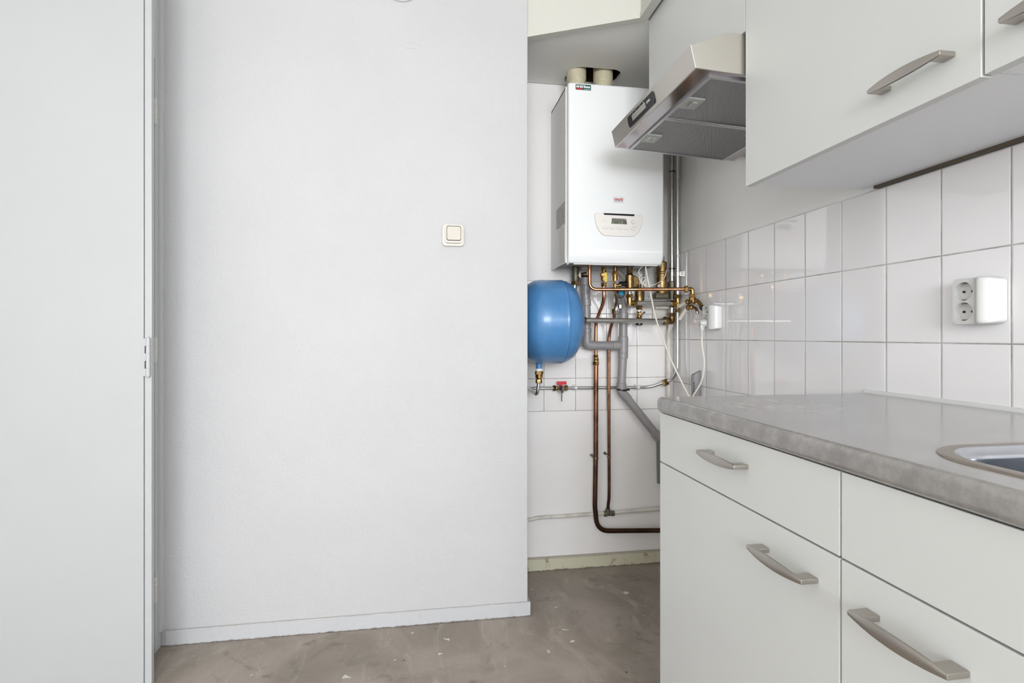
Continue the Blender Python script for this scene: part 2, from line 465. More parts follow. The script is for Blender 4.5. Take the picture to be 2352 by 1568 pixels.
# partition in front of the boiler closet
PY0 = 2.076
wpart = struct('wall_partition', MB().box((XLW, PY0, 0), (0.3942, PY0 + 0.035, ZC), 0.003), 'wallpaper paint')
pm_ = MB()
def blob(f, y):
    out = []
    for k in range(32):
        t = 2 * pi * k / 32; w = 1 + 0.10 * math.sin(3 * t + 1) + 0.07 * math.sin(5 * t)
        out.append((-0.052 + 0.036 * f * w * math.cos(t), y, 2.185 + (0.010 * f * w + 0.002 * f) * math.sin(t)))
    return out
pm_.ring_loft([blob(1.0, PY0 + 0.001), blob(0.97, PY0 - 0.0006), blob(0.8, PY0 - 0.0018), blob(0.4, PY0 - 0.0024)])
obj('filler_patch', pm_, 'wallpaper paint', wpart)
struct('baseboard_partition', MB().box((-0.9035, 2.0698, 0), (0.405, PY0, 0.056), 0.003).box((0.394, PY0 - 0.002, 0), (0.405, PY0 + 0.035, 0.056), 0.003), 'white skirting paint')
struct('baseboard_back', MB().box((0.15, 2.456, 0), (XR, YB, 0.062), 0.002), 'cream skirting paint')

# boxed-in soffit over the closet and along the tops of the wall cabinets
so = [(0.25, 2.465), (0.25, 2.160), (0.401, 2.090), (0.795, 1.899), (0.813, 1.899), (0.813, 1.914), (XR, 1.914), (XR, 2.465)]
hole = rrect(0.628, 0.872, 2.288, 2.455, 0.055)
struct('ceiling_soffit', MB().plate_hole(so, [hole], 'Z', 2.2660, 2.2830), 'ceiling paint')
hb = MB().plate_hole(rrect(0.60, 0.90, 2.26, 2.465, 0.06), [hole], 'Z', 2.283, 2.288)
hb.box((0.60, 2.26, 2.284), (0.608, 2.465, 2.56)).box((0.892, 2.26, 2.284), (0.90, 2.465, 2.56)).box((0.60, 2.26, 2.284), (0.90, 2.268, 2.56)).box((0.60, 2.26, 2.55), (0.90, 2.465, 2.56)).box((0.60, 2.457, 2.284), (0.90, 2.465, 2.56))
struct('trim_3', hb, 'dark hollow', 'dark shaft above the flue opening')
def strip(a, b, thick, inset, z0, z1, mb):
    """upright board whose outer face runs from a to b (plan), lying on the right-hand side of a->b by inset..inset+thick"""
    d = Vector((b[0] - a[0], b[1] - a[1])).normalized(); n = Vector((-d.y, d.x))
    q = [Vector(a) + n * inset, Vector(b) + n * inset, Vector(b) + n * (inset + thick), Vector(a) + n * (inset + thick)]
    mb.prism([(p.x, p.y) for p in q], 'Z', z0, z1)
    return mb
A, Bc, Cc = (0.370, 2.0900), (0.7786, 1.8892), (0.7786, -0.60)
tr = MB()
k = 0.033
# mitred lower trim board, two runs
d1 = Vector((Bc[0] - A[0], Bc[1] - A[1])).normalized(); n1 = Vector((-d1.y, d1.x))
cor = Vector(Bc) + Vector((k, k * (1 + d1.x * 0) * 0)) 
inner = Vector((Bc[0] + k, 0)); 
tpar = (inner.x - (A[0] + n1.x * k)) / d1.x
inner.y = (A[1] + n1.y * k) + d1.y * tpar
tr.prism([A, Bc, tuple(inner), (A[0] + n1.x * k, A[1] + n1.y * k)], 'Z', 2.2585, 2.2760)
tr.prism([Bc, Cc, (Cc[0] + k, Cc[1]), tuple(inner)], 'Z', 2.2585, 2.2760)
struct('trim_4', tr, 'soffit paint', 'white moulding along the lower edge of the soffit')
fa = MB()
j = 0.004
in0 = Vector((Bc[0] + j, 0)); t0 = (in0.x - (A[0] + n1.x * j)) / d1.x; in0.y = A[1] + n1.y * j + d1.y * t0
j2 = 0.015
in1 = Vector((Bc[0] + j2, 0)); t1 = (in1.x - (A[0] + n1.x * j2)) / d1.x; in1.y = A[1] + n1.y * j2 + d1.y * t1
fa.prism([(A[0] + n1.x * j, A[1] + n1.y * j), tuple(in0), tuple(in1), (A[0] + n1.x * j2, A[1] + n1.y * j2)], 'Z', 2.2745, ZC)
fa.prism([tuple(in0), (Cc[0] + j, Cc[1]), (Cc[0] + j2, Cc[1]), tuple(in1)], 'Z', 2.2745, ZC)
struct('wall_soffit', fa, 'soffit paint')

# far door in the left wall, frame and hinges
dr = struct('door_2', MB().box((XLW - 0.002, 1.860, 0.045), (XLW + 0.009, 2.018, 2.04), 0.002), 'white door paint', 'white painted door in the left wall')
struct('trim_5', MB().box((XLW, 2.029, 0), (XLW + 0.012, 2.0690, ZC), 0.002).box((XLW, 2.050, 0.06), (XLW + 0.022, 2.083, ZC), 0.003).box((XLW, 1.860, 2.043), (XLW + 0.012, 2.031, ZC), 0.002), 'white door paint', 'white door frame in the corner')
gr = MB().box((XLW + 0.001, 1.93, 0.006), (XLW + 0.005, 2.028, 0.044))
vg = obj('vent_grille', gr, 'dark gap')
tag(vg, 'dark ventilation slot under the white door in the left wall', 'vent')
for i in range(8):
    gr_ = MB().box((XLW + 0.004, 1.935 + i * 0.012, 0.008), (XLW + 0.008, 1.9395 + i * 0.012, 0.043))
    obj('slat', gr_, 'old white paint', vg)
def hinge(parent, x, y, zc, h, face, paint='hinge paint'):
    """painted butt hinge. face 'X': on a surface looking towards +X, leaf on its -Y side;
    face 'Y': on a surface looking towards -Y, leaf on its -X side"""
    def P(u, d, z):            # u: along the surface away from the leaf, d: out of the surface
        return (x + d, y + u, z) if face == 'X' else (x + u, y - d, z)
    def bx(mb, u0, u1, d0, d1, z0, z1, bev=0.0): return mb.box(P(u0, d0, z0), P(u1, d1, z1), bev)
    z0 = zc - h / 2; kh = h / 5
    lf = MB()
    bx(lf, -0.019, -0.0112, -0.001, 0.0030, z0, z0 + h, 0.001)
    for i in (0, 2, 4): bx(lf, -0.0122, 0.0, -0.001, 0.0034, z0 + i * kh, z0 + (i + 1) * kh)
    t = obj('hinge', lf, paint, parent)
    gp = MB()
    for i in (1, 3): bx(gp, -0.0118, -0.0050, -0.002, 0.0022, z0 + i * kh, z0 + (i + 1) * kh)
    obj('hinge_gap', gp, 'dark gap', t)
    for i in range(5):
        r = 0.0064
        obj('knuckle', MB().lathe(P(0, 0.005, z0 + i * kh + 0.0003), (0, 0, 1), [(0, r * 0.95), (0.0006, r), (kh - 0.0018, r), (kh - 0.0010, r * 0.95)], 16), paint, t)
    obj('pin', MB().lathe(P(0, 0.005, z0 - 0.004), (0, 0, 1), [(0, 0.002), (0.002, 0.0052), (h + 0.006, 0.0052), (h + 0.008, 0.002)], 12), paint, t)
    return t
for zc in (1.8586, 1.0415, 0.2213):
    hinge(dr, XLW + 0.009, 2.0240, zc, 0.083, 'X')

# closet on the left, close to the camera, with its hinged door
CX, CY = -0.8405, 1.841
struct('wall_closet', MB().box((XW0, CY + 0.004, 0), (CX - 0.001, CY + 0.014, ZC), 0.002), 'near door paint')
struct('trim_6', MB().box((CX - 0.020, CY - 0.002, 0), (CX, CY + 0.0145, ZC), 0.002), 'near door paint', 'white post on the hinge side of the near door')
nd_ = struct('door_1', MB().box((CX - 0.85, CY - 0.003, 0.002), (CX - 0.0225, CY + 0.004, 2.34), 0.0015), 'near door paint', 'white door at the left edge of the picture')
hinge(nd_, CX - 0.0070, CY - 0.003, 1.0245, 0.117, 'Y', 'near door paint')

# ---------------------------------------------------------------- boiler closet
# boiler
boi = thing('wall_boiler', 'white gas boiler on the back wall with small display and red logo', 'boiler', (0.791, 2.4646, 1.393))
ca = MB()
ca.box((0.5800, 2.2030, 1.3960), (0.5815, 2.405, 2.1330), 0.0).box((0.5805, 2.2025, 1.3965), (1.0020, 2.2065, 2.1325)).box((0.5800, 2.4065, 1.3960), (0.592, 2.4704, 2.1330), 0.001)
ca.box((1.0005, 2.206, 1.3960), (1.002, 2.4704, 2.1330), 0.0)
ca.box((0.580, 2.206, 2.125), (1.002, 2.463, 2.1330), 0.001)
obj('casing', ca, 'boiler grey', boi)
fc = MB()
def cover_ring(z, yf, x0=0.5830, x1=1.0035, r=0.012):
    pts = [(x0, 2.2045, z)]
    for k in range(7):
        a_ = k / 6 * pi / 2; pts.append((x0 + r - r * math.cos(a_), yf + r - r * math.sin(a_), z))
    for k in range(7):
        a_ = k / 6 * pi / 2; pts.append((x1 - r + r * math.sin(a_), yf + r - r * math.cos(a_), z))
    pts.append((x1, 2.2045, z))
    return pts
lv_ = [(1.3942, 2.1905, 0.004), (1.3960, 2.1870, 0.003), (1.4010, 2.1835, 0.002), (1.4120, 2.1785, 0.001), (1.4260, 2.1740, 0), (1.4400, 2.1712, 0), (1.4530, 2.1702, 0), (1.4700, 2.1700, 0), (2.1250, 2.1700, 0), (2.1330, 2.1706, 0), (2.1380, 2.1730, 0.0015), (2.1405, 2.1775, 0.004)]
fc.ring_loft([cover_ring(z, y, 0.5830 + d, 1.0035 - d) for z, y, d in lv_])
fr = obj('front_cover', fc, 'boiler white', boi, sharp=50)
obj('lower_lip', MB().box((0.612, 2.192, 1.3895), (0.985, 2.204, 1.3945), 0.001), 'white plastic', boi)
obj('base_plate', MB().box((0.5815, 2.206, 1.412), (0.93, 2.463, 1.418)).box((0.93, 2.206, 1.418), (1.0005, 2.463, 1.424)), 'boiler base', boi)
obj('base_opening', MB().box((0.925, 2.206, 1.402), (0.999, 2.40, 1.417)), 'black plastic', boi)
for x in (0.5885, 0.995):
    obj('screw', MB().lathe((x, 2.205, 1.3925), (0, -1, 0), [(0, 0.004), (0.008, 0.004), (0.009, 0.003)], 12), 'chrome', boi)
# control panel
def panel_outline(d=0.0):
    return [(q.x, q.y) for q in smooth_path([(x_, z_, 0) for x_, z_ in panel_points(d)], 4)]
def panel_points(d=0.0):
    pts = [(0.694 + d, 1.590), (0.696 + d, 1.597 - d), (0.702 + d, 1.6010 - d), (0.760, 1.6022 - d), (0.800, 1.6022 - d), (0.845, 1.6015 - d), (0.898 - d, 1.5995 - d), (0.904 - d, 1.5965 - d), (0.9060 - d, 1.590)]
    pts += [(0.904 - d, 1.570), (0.898 - d, 1.547), (0.888 - d, 1.528 + d * .6), (0.874 - d * .5, 1.514 + d), (0.860, 1.5085 + d), (0.800, 1.5065 + d), (0.745, 1.5085 + d), (0.728 + d * .5, 1.513 + d), (0.712 + d, 1.530 + d * .6), (0.702 + d, 1.550), (0.697 + d, 1.572), (0.694 + d, 1.589)]
    return pts
cp = obj('control_panel', MB().prism(panel_outline(0.0012), 'Y', 2.1665, 2.172, 0.0007), 'panel white', boi)
obj('panel_seam', MB().prism(panel_outline(0.0), 'Y', 2.1692, 2.172), 'panel line', cp)
obj('grip_slot', MB().prism([(0.733, 1.6020), (0.869, 1.6012), (0.866, 1.5935), (0.800, 1.5945), (0.736, 1.5950)], 'Y', 2.1655, 2.171), 'black plastic', cp)
ds = obj('display', MB().prism([(0.770, 1.582), (0.832, 1.581), (0.836, 1.558), (0.766, 1.559)], 'Y', 2.1655, 2.170, 0.0005), 'lcd dark', cp)
for tx, x in (('5', 0.778), ('9', 0.7875), ('1', 0.8145), ('5', 0.8205)): obj('digit', MB().text(tx, (x, 2.1652, 1.5605), (1, 0, 0), (0, 0, 1), 0.0165), 'ink', ds)
for i in range(5):
    x = 0.730 + i * 0.0302
    obj('button', MB().prism(rrect(x, x + 0.022, 1.5375 - i * 0.0003, 1.5445 - i * 0.0003, 0.002, 3), 'Y', 2.1650, 2.169, 0.0006), 'panel white', cp)
    obj('button_outline', MB().prism(rrect(x - 0.0007, x + 0.0227, 1.5366 - i * 0.0003, 1.5452 - i * 0.0003, 0.0025, 3), 'Y', 2.1662, 2.169), 'panel line', cp)
obj('knob', MB().lathe((0.862, 2.168, 1.5685), (0, -1, 0), [(0, 0.0075), (0.004, 0.0072), (0.005, 0.006)], 20), 'panel white', cp)
obj('knob_seam', MB().lathe((0.862, 2.168, 1.5685), (0, -1, 0), [(0, 0.0086), (0.0022, 0.0086)], 20), 'panel line', cp)
obj('reset_button', MB().lathe((0.7395, 2.168, 1.571), (0, -1, 0), [(0, 0.0045), (0.003, 0.0045), (0.004, 0.003)], 16), 'panel white', cp)
for x, z, w in ((0.726, 1.571, 0.006), (0.757, 1.5475, 0.0018), (0.847, 1.5462, 0.0018), (0.858, 1.5477, 0.024), (0.771, 1.5325, 0.002), (0.803, 1.532, 0.005), (0.862, 1.530, 0.002), (0.879, 1.569, 0.003)):
    obj('print_mark', MB().box((x, 2.1662, z - 0.0006), (x + w, 2.168, z + 0.0006)), 'panel line', cp)
# logo badge
bd = obj('logo_badge', MB().prism(rrect(0.7785, 0.8225, 1.6495, 1.6715, 0.002, 3), 'Y', 2.1690, 2.1705), 'boiler white', boi)
obj('badge_rim', MB().plate_hole(rrect(0.7778, 0.8232, 1.6488, 1.6722, 0.0026, 3), [rrect(0.7786, 0.8224, 1.6496, 1.6714, 0.002, 3)], 'Y', 2.1687, 2.1705), 'panel line', bd)
lt = MB()
yb0, yb1 = 2.1681, 2.1690
def bars(lst):
    for x0, z0, x1, z1 in lst: lt.box((0.7822 + x0 * 0.001, yb0, 1.6577 + z0 * 0.001), (0.7822 + x1 * 0.001, yb1, 1.6577 + z1 * 0.001))
bars([(0, 0, 2.4, 9), (0, 0, 10, 2.3), (0, 6.8, 10, 9), (7.2, 0, 10, 9)])                      # a
bars([(12.4, 0, 14.8, 9), (12.4, 0, 23.6, 2.3), (17.0, 0, 19.2, 9), (21.2, 0, 23.6, 9)])       # w
bars([(26, 0, 28.4, 10.8), (26, 0, 36, 2.3), (26, 6.8, 36, 9), (33.4, 0, 36, 9)])              # b
obj('lettering', lt, 'red print', bd)
obj('underline', MB().box((0.7825, yb0, 1.6535), (0.818, yb1, 1.6548)), 'ink', bd)
# maintenance sticker
st = obj('sticker', MB().prism(rrect(0.6115, 0.6815, 2.1072, 2.1342, 0.002, 3), 'Y', 2.1692, 2.1705), 'sticker paper', boi)
obj('sticker_field', MB().prism(rrect(0.6135, 0.6795, 2.1092, 2.1322, 0.002, 3), 'Y', 2.1688, 2.1700), 'green sticker', st)
sq = MB()
for x in (0.6165, 0.6235, 0.6320, 0.6390, 0.6485, 0.6555, 0.6625, 0.6695):
    sq.box((x, 2.1683, 2.1188), (x + 0.0058, 2.1695, 2.1252))
obj('date_squares', sq, 'ptfe tape', st)
obj('sticker_text', MB().text('Datum onderhoud', (0.6165, 2.1684, 2.1272), (1, 0, 0), (0, 0, 1), 0.0052).text('energiewacht', (0.6515, 2.1684, 2.1118), (1, 0, 0), (0, 0, 1), 0.0046), 'ptfe tape', st)
obj('red_field', MB().box((0.6175, 2.1684, 2.1105), (0.6415, 2.1695, 2.1172)), 'red print', st)
# labels on the casing side
obj('data_plate', MB().prism([(2.366, 1.6520), (2.212, 1.6575), (2.216, 1.5660), (2.262, 1.5668), (2.300, 1.5620), (2.362, 1.5645)], 'X', 0.5792, 0.5802), 'grey label', boi)
obj('paper_note', MB().prism([(2.312, 1.557), (2.2115, 1.5560), (2.2110, 1.4060), (2.304, 1.4105)], 'X', 0.5788, 0.5800), 'sticker paper', boi)

# flue pipes
for x, lab in ((0.6665, 'cream plastic flue pipe above the boiler, the left one with printed marks'), (0.7905, 'plain cream plastic flue pipe above the boiler, right of the other flue pipe')):
    t = thing('flue_pipe', lab, 'pipe', (x, 2.345, 2.133), 'flue pipes')
    obj('pipe', MB().lathe((x, 2.345, 2.133), (0, 0, 1), [(0, 0.0405), (0.38, 0.0405)], 32), 'cream pvc', t)
    obj('socket', MB().lathe((x, 2.345, 2.226), (0, 0, 1), [(0, 0.0405), (0.006, 0.044), (0.10, 0.044), (0.105, 0.0405)], 32), 'cream pvc', t)
    if x < 0.7:
        pr_ = MB()
        for k in range(6): pr_.box((x - 0.016, 2.345 - 0.0418, 2.166 + k * 0.012), (x - 0.012, 2.345 - 0.030, 2.172 + k * 0.012))
        obj('printed_marks', pr_, 'old white paint', t)

# white mounting board behind the brass fittings
bo = thing('mounting_board', 'white board on the back wall behind the brass fittings', 'board', (1.085, 2.464, 1.263))
obj('board', MB().box((1.030, 2.440, 1.263), (1.151, 2.464, 1.44), 0.003), 'white plastic', bo)
for x, z in ((1.040, 1.34), (1.048, 1.275)): obj('screw', MB().lathe((x, 2.441, z), (0, -1, 0), [(0, 0.003), (0.002, 0.002)], 10), 'dark iron', bo)

# expansion tank
tk = thing('expansion_tank', 'round blue expansion tank at the left of the boiler pipes', 'tank', (0.54, 2.281, 0.97))
R = 0.179
tp = [(0.402, 0.05), (0.403, 0.118), (0.409, 0.133), (0.420, 0.148), (0.437, 0.164), (0.455, 0.174), (0.476, R), (0.500, R + .0012), (0.560, R + .001), (0.566, R + .0008), (0.568, R + 0.0018), (0.574, R + .0018), (0.576, R + .0005), (0.592, 0.176), (0.612, 0.1665), (0.630, 0.150), (0.645, 0.127), (0.657, 0.098), (0.665, 0.066), (0.670, 0.034), (0.6715, 0.012)]
obj('vessel', MB().lathe((0, 2.281, 1.151), (1, 0, 0), tp, 72), 'tank blue', tk, sharp=60)
obj('weld_seam', MB().lathe((0.5755, 2.281, 1.151), (1, 0, 0), [(0, R + 0.0004), (0.0004, R + 0.0014), (0.0014, R + 0.0014), (0.0018, R + 0.0002)], 72), 'tank seam', tk)
nz = obj('nozzle', MB().lathe((0.483, 2.281, 0.985), (0, 0, -1), [(0, 0.016), (0.016, 0.0150), (0.018, 0.0135), (0.036, 0.0135)], 24), 'tank blue', tk)
obj('sealing_tape', MB().lathe((0.483, 2.281, 0.9500), (0, 0, -1), [(0, 0.0142), (0.0115, 0.0148)], 24), 'ptfe tape', nz)
obj('brass_coupling', MB().nut((0.483, 2.281, 0.9395), (0, 0, -1), 0.016, 0.0180, 0.3).lathe((0.483, 2.281, 0.9245), (0, 0, -1), [(0, 0.0165), (0.014, 0.016), (0.018, 0.012), (0.021, 0.012)], 20), 'brass', tk)
obj('brass_nut', MB().nut((0.482, 2.281, 0.904), (0, 0, -1), 0.017, 0.0140, 0.2), 'aged brass', tk)
obj('paper_tag', MB().prism([(0.618, 1.030), (0.648, 1.052), (0.640, 1.000), (0.632, 0.992)], 'Y', 2.270, 2.2706), 'grey label', tk)
obj('side_nut', MB().nut((0.668, 2.281, 1.159), (1, 0, 0), 0.012, 0.0165).nut((0.681, 2.283, 1.159), (1, 0.05, 0), 0.011, 0.0150, .3), 'brass', tk)

# lower galvanised pipe: from the tank round to the riser
lp = thing('galvanised_pipe', 'thin galvanised pipe running low along the tiles and bending up at the right', 'pipe', (0.86, 2.44, 0.8375))
path = bend([(0.482, 2.281, 0.892), (0.4745, 2.281, 0.836), (0.468, 2.444, 0.850), (0.60, 2.447, 0.8480), (0.855, 2.449, 0.8465), (1.060, 2.449, 0.8455), (1.150, 2.40, 0.885), (1.160, 2.370, 0.925), (1.161, 2.370, 1.215)], [0.045, 0.03, .01, .01, 0.10, 0.05, 0.06])
obj('pipe', MB().tube(path, 0.0075, 14), 'galvanised steel', lp)
obj('compression_fitting', MB().nut((1.113, 2.4185, 0.8645), (0.70, -0.42, 0.45), 0.012, 0.0155).nut((1.122, 2.413, 0.8705), (0.70, -0.42, 0.45), 0.012, 0.0165, .4), 'aged brass', lp)
obj('wall_clip', MB().nut((1.1605, 2.37, 1.200), (0, 0, 1), 0.014, 0.0125), 'brass', lp)
cl = None
for x, lab in ((0.692, 'grey plastic pipe clip right of the red-handled valve'), (0.998, 'grey plastic pipe clip on the low pipe, right of the grey drain pipe')):
    mb = MB()
    z = 0.848 if x < 0.8 else 0.8458
    mb.lathe((x - 0.006, 2.449, z), (1, 0, 0), [(0, 0.0095), (0.001, 0.0105), (0.013, 0.0105), (0.014, 0.0095)], 20)
    mb.box((x - 0.012, 2.452, z - 0.012), (x + 0.004, 2.4646, z + 0.014), 0.002)
    tag(obj('pipe_clip', mb, 'clip plastic'), lab, 'clip', 'clips of the low pipe')
# drain valve with red lever
dv = thing('drain_valve', 'small brass drain valve with red lever handle under the blue tank', 'valve', (0.622, 2.44, 0.848))
obj('body', MB().lathe((0.597, 2.4475, 0.8480), (1, 0, 0), [(0, 0.009), (0.01, 0.011), (0.035, 0.011), (0.05, 0.009)], 18), 'brass', dv)
obj('nut', MB().nut((0.584, 2.4475, 0.848), (1, 0, 0), 0.013, 0.0145, 0.3), 'aged brass', dv)
obj('nut', MB().nut((0.640, 2.4475, 0.848), (1, 0, 0), 0.013, 0.0140, 0.1), 'aged brass', dv)
obj('outlet', MB().lathe((0.6185, 2.446, 0.848), (0, -0.92, -0.30), [(0, 0.014), (0.006, 0.0175), (0.016, 0.0172), (0.026, 0.012), (0.034, 0.007), (0.042, 0.006)], 24), 'satin nickel', dv)
obj('lever', MB().box((0.601, 2.432, 0.8660), (0.645, 2.442, 0.880), 0.001).box((0.609, 2.434, 0.853), (0.623, 2.441, 0.868), 0.001), 'red enamel', dv)
ch = MB()
for k in range(6):
    ch.lathe((0.6145, 2.404, 0.832 - k * 0.0068), (0, 0, -1), [(0, 0.0014), (0.0025, 0.003), (0.004, 0.003), (0.0065, 0.0014)], 8)
obj('chain', ch, 'dark iron', dv)

# galvanised pipes of the heating circuit
hp = thing('galvanised_pipe', 'long horizontal galvanised pipe from the blue tank across the pipes', 'pipe', (0.90, 2.34, 1.148))
obj('pipe', MB().tube([(0.690, 2.284, 1.159), (1.124, 2.398, 1.1605)], 0.0110, 18), 'galvanised steel', hp)
obj('elbow', MB().nut((1.102, 2.393, 1.1605), (1, 0.25, 0), 0.014, 0.0205).lathe((1.114, 2.396, 1.1605), (1, 0.15, 0), [(0, 0.015), (0.034, 0.0150), (0.043, 0.011), (0.046, 0.004)], 20).lathe((1.147, 2.40, 1.158), (0, 0, 1), [(0, 0.0150), (0.02, 0.0150), (0.03, 0.013)], 20).nut((1.147, 2.40, 1.182), (0, 0, 1), 0.017, 0.0190, .2), 'aged brass', hp)
sp_ = thing('galvanised_pipe', 'short horizontal galvanised pipe between two brass fittings below the copper pipe', 'pipe', (1.03, 2.345, 1.228))
obj('pipe', MB().tube([(0.942, 2.335, 1.239), (1.128, 2.362, 1.2410)], 0.0108, 18), 'galvanised steel', sp_)
obj('elbow', MB().lathe((0.911, 2.331, 1.2390), (1, 0.1, 0), [(0, 0.006), (0.002, 0.012), (0.03, 0.012)], 18).lathe((0.911, 2.331, 1.2390), (0, 0, 1), [(-0.012, 0.010), (0, 0.0125), (0.025, 0.012)], 18).nut((0.930, 2.333, 1.2390), (1, 0.1, 0), 0.014, 0.0160, .3).nut((0.911, 2.331, 1.262), (0, 0, 1), 0.016, 0.0185, .2), 'brass', sp_)
obj('riser', MB().tube([(0.911, 2.331, 1.27), (0.911, 2.331, 1.312)], 0.0100, 16), 'galvanised steel', sp_)
obj('end_nut', MB().nut((1.122, 2.3615, 1.241), (1, 0.05, 0), 0.016, 0.0185, .2), 'brass', sp_)
# front riser
fr_ = thing('galvanised_pipe', 'tall galvanised riser, the right one of the two beside the boiler', 'pipe', (1.161, 2.37, 1.22))
obj('pipe', MB().tube([(1.161, 2.37, 1.27), (1.161, 2.37, 2.2655)], 0.0108, 18), 'galvanised steel', fr_)
obj('tee', MB().lathe((1.161, 2.37, 1.214), (0, 0, 1), [(0, 0.010), (0.016, 0.0105), (0.02, 0.0115), (0.05, 0.0115), (0.06, 0.013)], 18).lathe((1.161, 2.37, 1.241), (-1, 0, 0), [(0, 0.0115), (0.03, 0.0110)], 18), 'brass', fr_)
obj('tee_nut', MB().nut((1.161, 2.37, 1.266), (0, 0, 1), 0.017, 0.0185, .2), 'aged brass', fr_)
obj('paint_drop', MB().lathe((1.160, 2.3585, 1.462), (0, -1, 0), [(0, 0.006), (0.002, 0.0045), (0.003, 0.001)], 10), 'ptfe tape', fr_)
# rear riser
rr_ = thing('galvanised_pipe', 'tall galvanised riser with black ties, the left one beside the boiler', 'pipe', (1.147, 2.40, 1.20))
obj('pipe', MB().tube([(1.147, 2.40, 1.195), (1.147, 2.40, 2.2655)], 0.0112, 18), 'galvanised steel', rr_)
obj('fitting', MB().lathe((1.147, 2.40, 1.262), (0, 0, 1), [(0, 0.010), (0.005, 0.015), (0.012, 0.016), (0.055, 0.016), (0.062, 0.019), (0.082, 0.019), (0.086, 0.013)], 24), 'dark iron', rr_)
for z in (1.405, 1.862): obj('cable_tie', MB().lathe((1.147, 2.40, z), (0, 0, 1), [(0, 0.0128), (0.004, 0.0128)], 20).box((1.154, 2.384, z), (1.160, 2.391, z + 0.005)), 'black plastic', rr_)
# painted drop below
tag(obj('painted_pipe', MB().tube([(1.148, 2.435, 0.0), (1.148, 2.435, 1.10), (1.147, 2.405, 1.148)], 0.0115, 18), 'old white paint'), 'cream painted vertical pipe in the tiled corner, below the elbow', 'pipe')
# strap bracket
br = thing('pipe_bracket', 'zinc strap bracket holding the two galvanised risers to the wall', 'bracket', (1.17, 2.38, 1.38))
obj('clamp', MB().lathe((1.161, 2.37, 1.369), (0, 0, 1), [(0, 0.0128), (0.001, 0.0135), (0.019, 0.0135), (0.020, 0.0128)], 24), 'zinc strap', br)
obj('clamp', MB().lathe((1.147, 2.40, 1.371), (0, 0, 1), [(0, 0.0135), (0.001, 0.0142), (0.019, 0.0142), (0.020, 0.0135)], 24), 'zinc strap', br)
obj('bracket_arm', MB().box((1.164, 2.352, 1.367), (1.1814, 2.3555, 1.389), 0.001).box((1.178, 2.34, 1.366), (1.1814, 2.378, 1.390), 0.001), 'zinc strap', br)
obj('screw', MB().lathe((1.1735, 2.353, 1.3785), (0, -1, 0), [(0, 0.0052), (0.003, 0.0052), (0.0045, 0.003)], 16), 'chrome', br)

# grey drain
dp = thing('drain_pipe', 'grey plastic drain pipes joining at a tee and slanting down behind the cabinet', 'pipe', (0.82, 2.40, 0.45))
rp = 0.0198
obj('pipe', MB().tube([(0.7255, 2.40, 1.33), (0.730, 2.40, 1.20), (0.732, 2.40, 1.08)], rp, 28), 'grey pvc', dp)
obj('pipe', MB().tube([(0.75, 2.40, 1.0465), (0.90, 2.40, 1.0455)], rp, 28), 'grey pvc', dp)
obj('pipe', MB().tube([(0.908, 2.40, 1.20), (0.907, 2.40, 1.03), (0.8985, 2.40, 0.86)], rp * 0.98, 28), 'grey pvc', dp)
obj('pipe', MB().tube([(0.908, 2.40, 1.17), (0.907, 2.40, 1.225), (0.880, 2.38, 1.27), (0.872, 2.375, 1.285)], rp * 0.98, 28), 'grey pvc', dp)
obj('pipe', MB().tube([(0.912, 2.40, 0.818), (1.085, 2.40, 0.608)], rp * 0.98, 28), 'grey pvc', dp)
obj('pipe', MB().tube([(1.092, 2.40, 0.60), (1.096, 2.40, 0.40)], rp * 1.1, 28), 'dark pvc', dp)
rs = 0.0222
def sock(p, q, parent=dp, r=rs):
    p = Vector(p); q = Vector(q); L_ = (q - p).length
    obj('socket', MB().lathe(p, q - p, [(0, r * 0.93), (0.002, r), (L_ - 0.002, r), (L_, r * 0.93)], 28), 'grey pvc', parent)
obj('funnel', MB().lathe((0.7245, 2.40, 1.322), (0, 0, 1), [(0, 0.0205), (0.001, 0.0212), (0.036, 0.0215), (0.037, 0.019), (0.010, 0.017)], 28), 'grey pvc', dp)
sock((0.7265, 2.40, 1.282), (0.726, 2.40, 1.322)); sock((0.7295, 2.40, 1.228), (0.7285, 2.40, 1.262)); sock((0.7322, 2.40, 1.103), (0.7318, 2.40, 1.125))
obj('elbow', MB().tube(bend([(0.732, 2.40, 1.096), (0.732, 2.40, 1.0465), (0.775, 2.40, 1.0465)], 0.030), 0.0215, 28), 'grey pvc', dp)
sock((0.852, 2.40, 1.046), (0.886, 2.40, 1.046)); sock((0.9075, 2.40, 1.010), (0.9078, 2.40, 1.088)); sock((0.9062, 2.40, 0.985), (0.907, 2.40, 1.011), r=0.0228)
sock((0.908, 2.40, 1.165), (0.9082, 2.40, 1.198)); sock((0.898, 2.40, 0.838), (0.899, 2.40, 0.872))
obj('elbow', MB().tube(bend([(0.898, 2.40, 0.850), (0.8985, 2.40, 0.832), (0.930, 2.40, 0.7965)], 0.02), 0.0215, 28), 'grey pvc', dp)
obj('joint_ring', MB().lathe((0.8983, 2.40, 0.836), (0.15, 0, 1), [(0, 0.0228), (0.003, 0.0234), (0.007, 0.0234), (0.009, 0.0228)], 28).box((0.918, 2.376, 0.838), (0.930, 2.388, 0.848), 0.001), 'black plastic', dp)
sock((1.062, 2.40, 0.636), (1.083, 2.40, 0.611), r=0.0235)

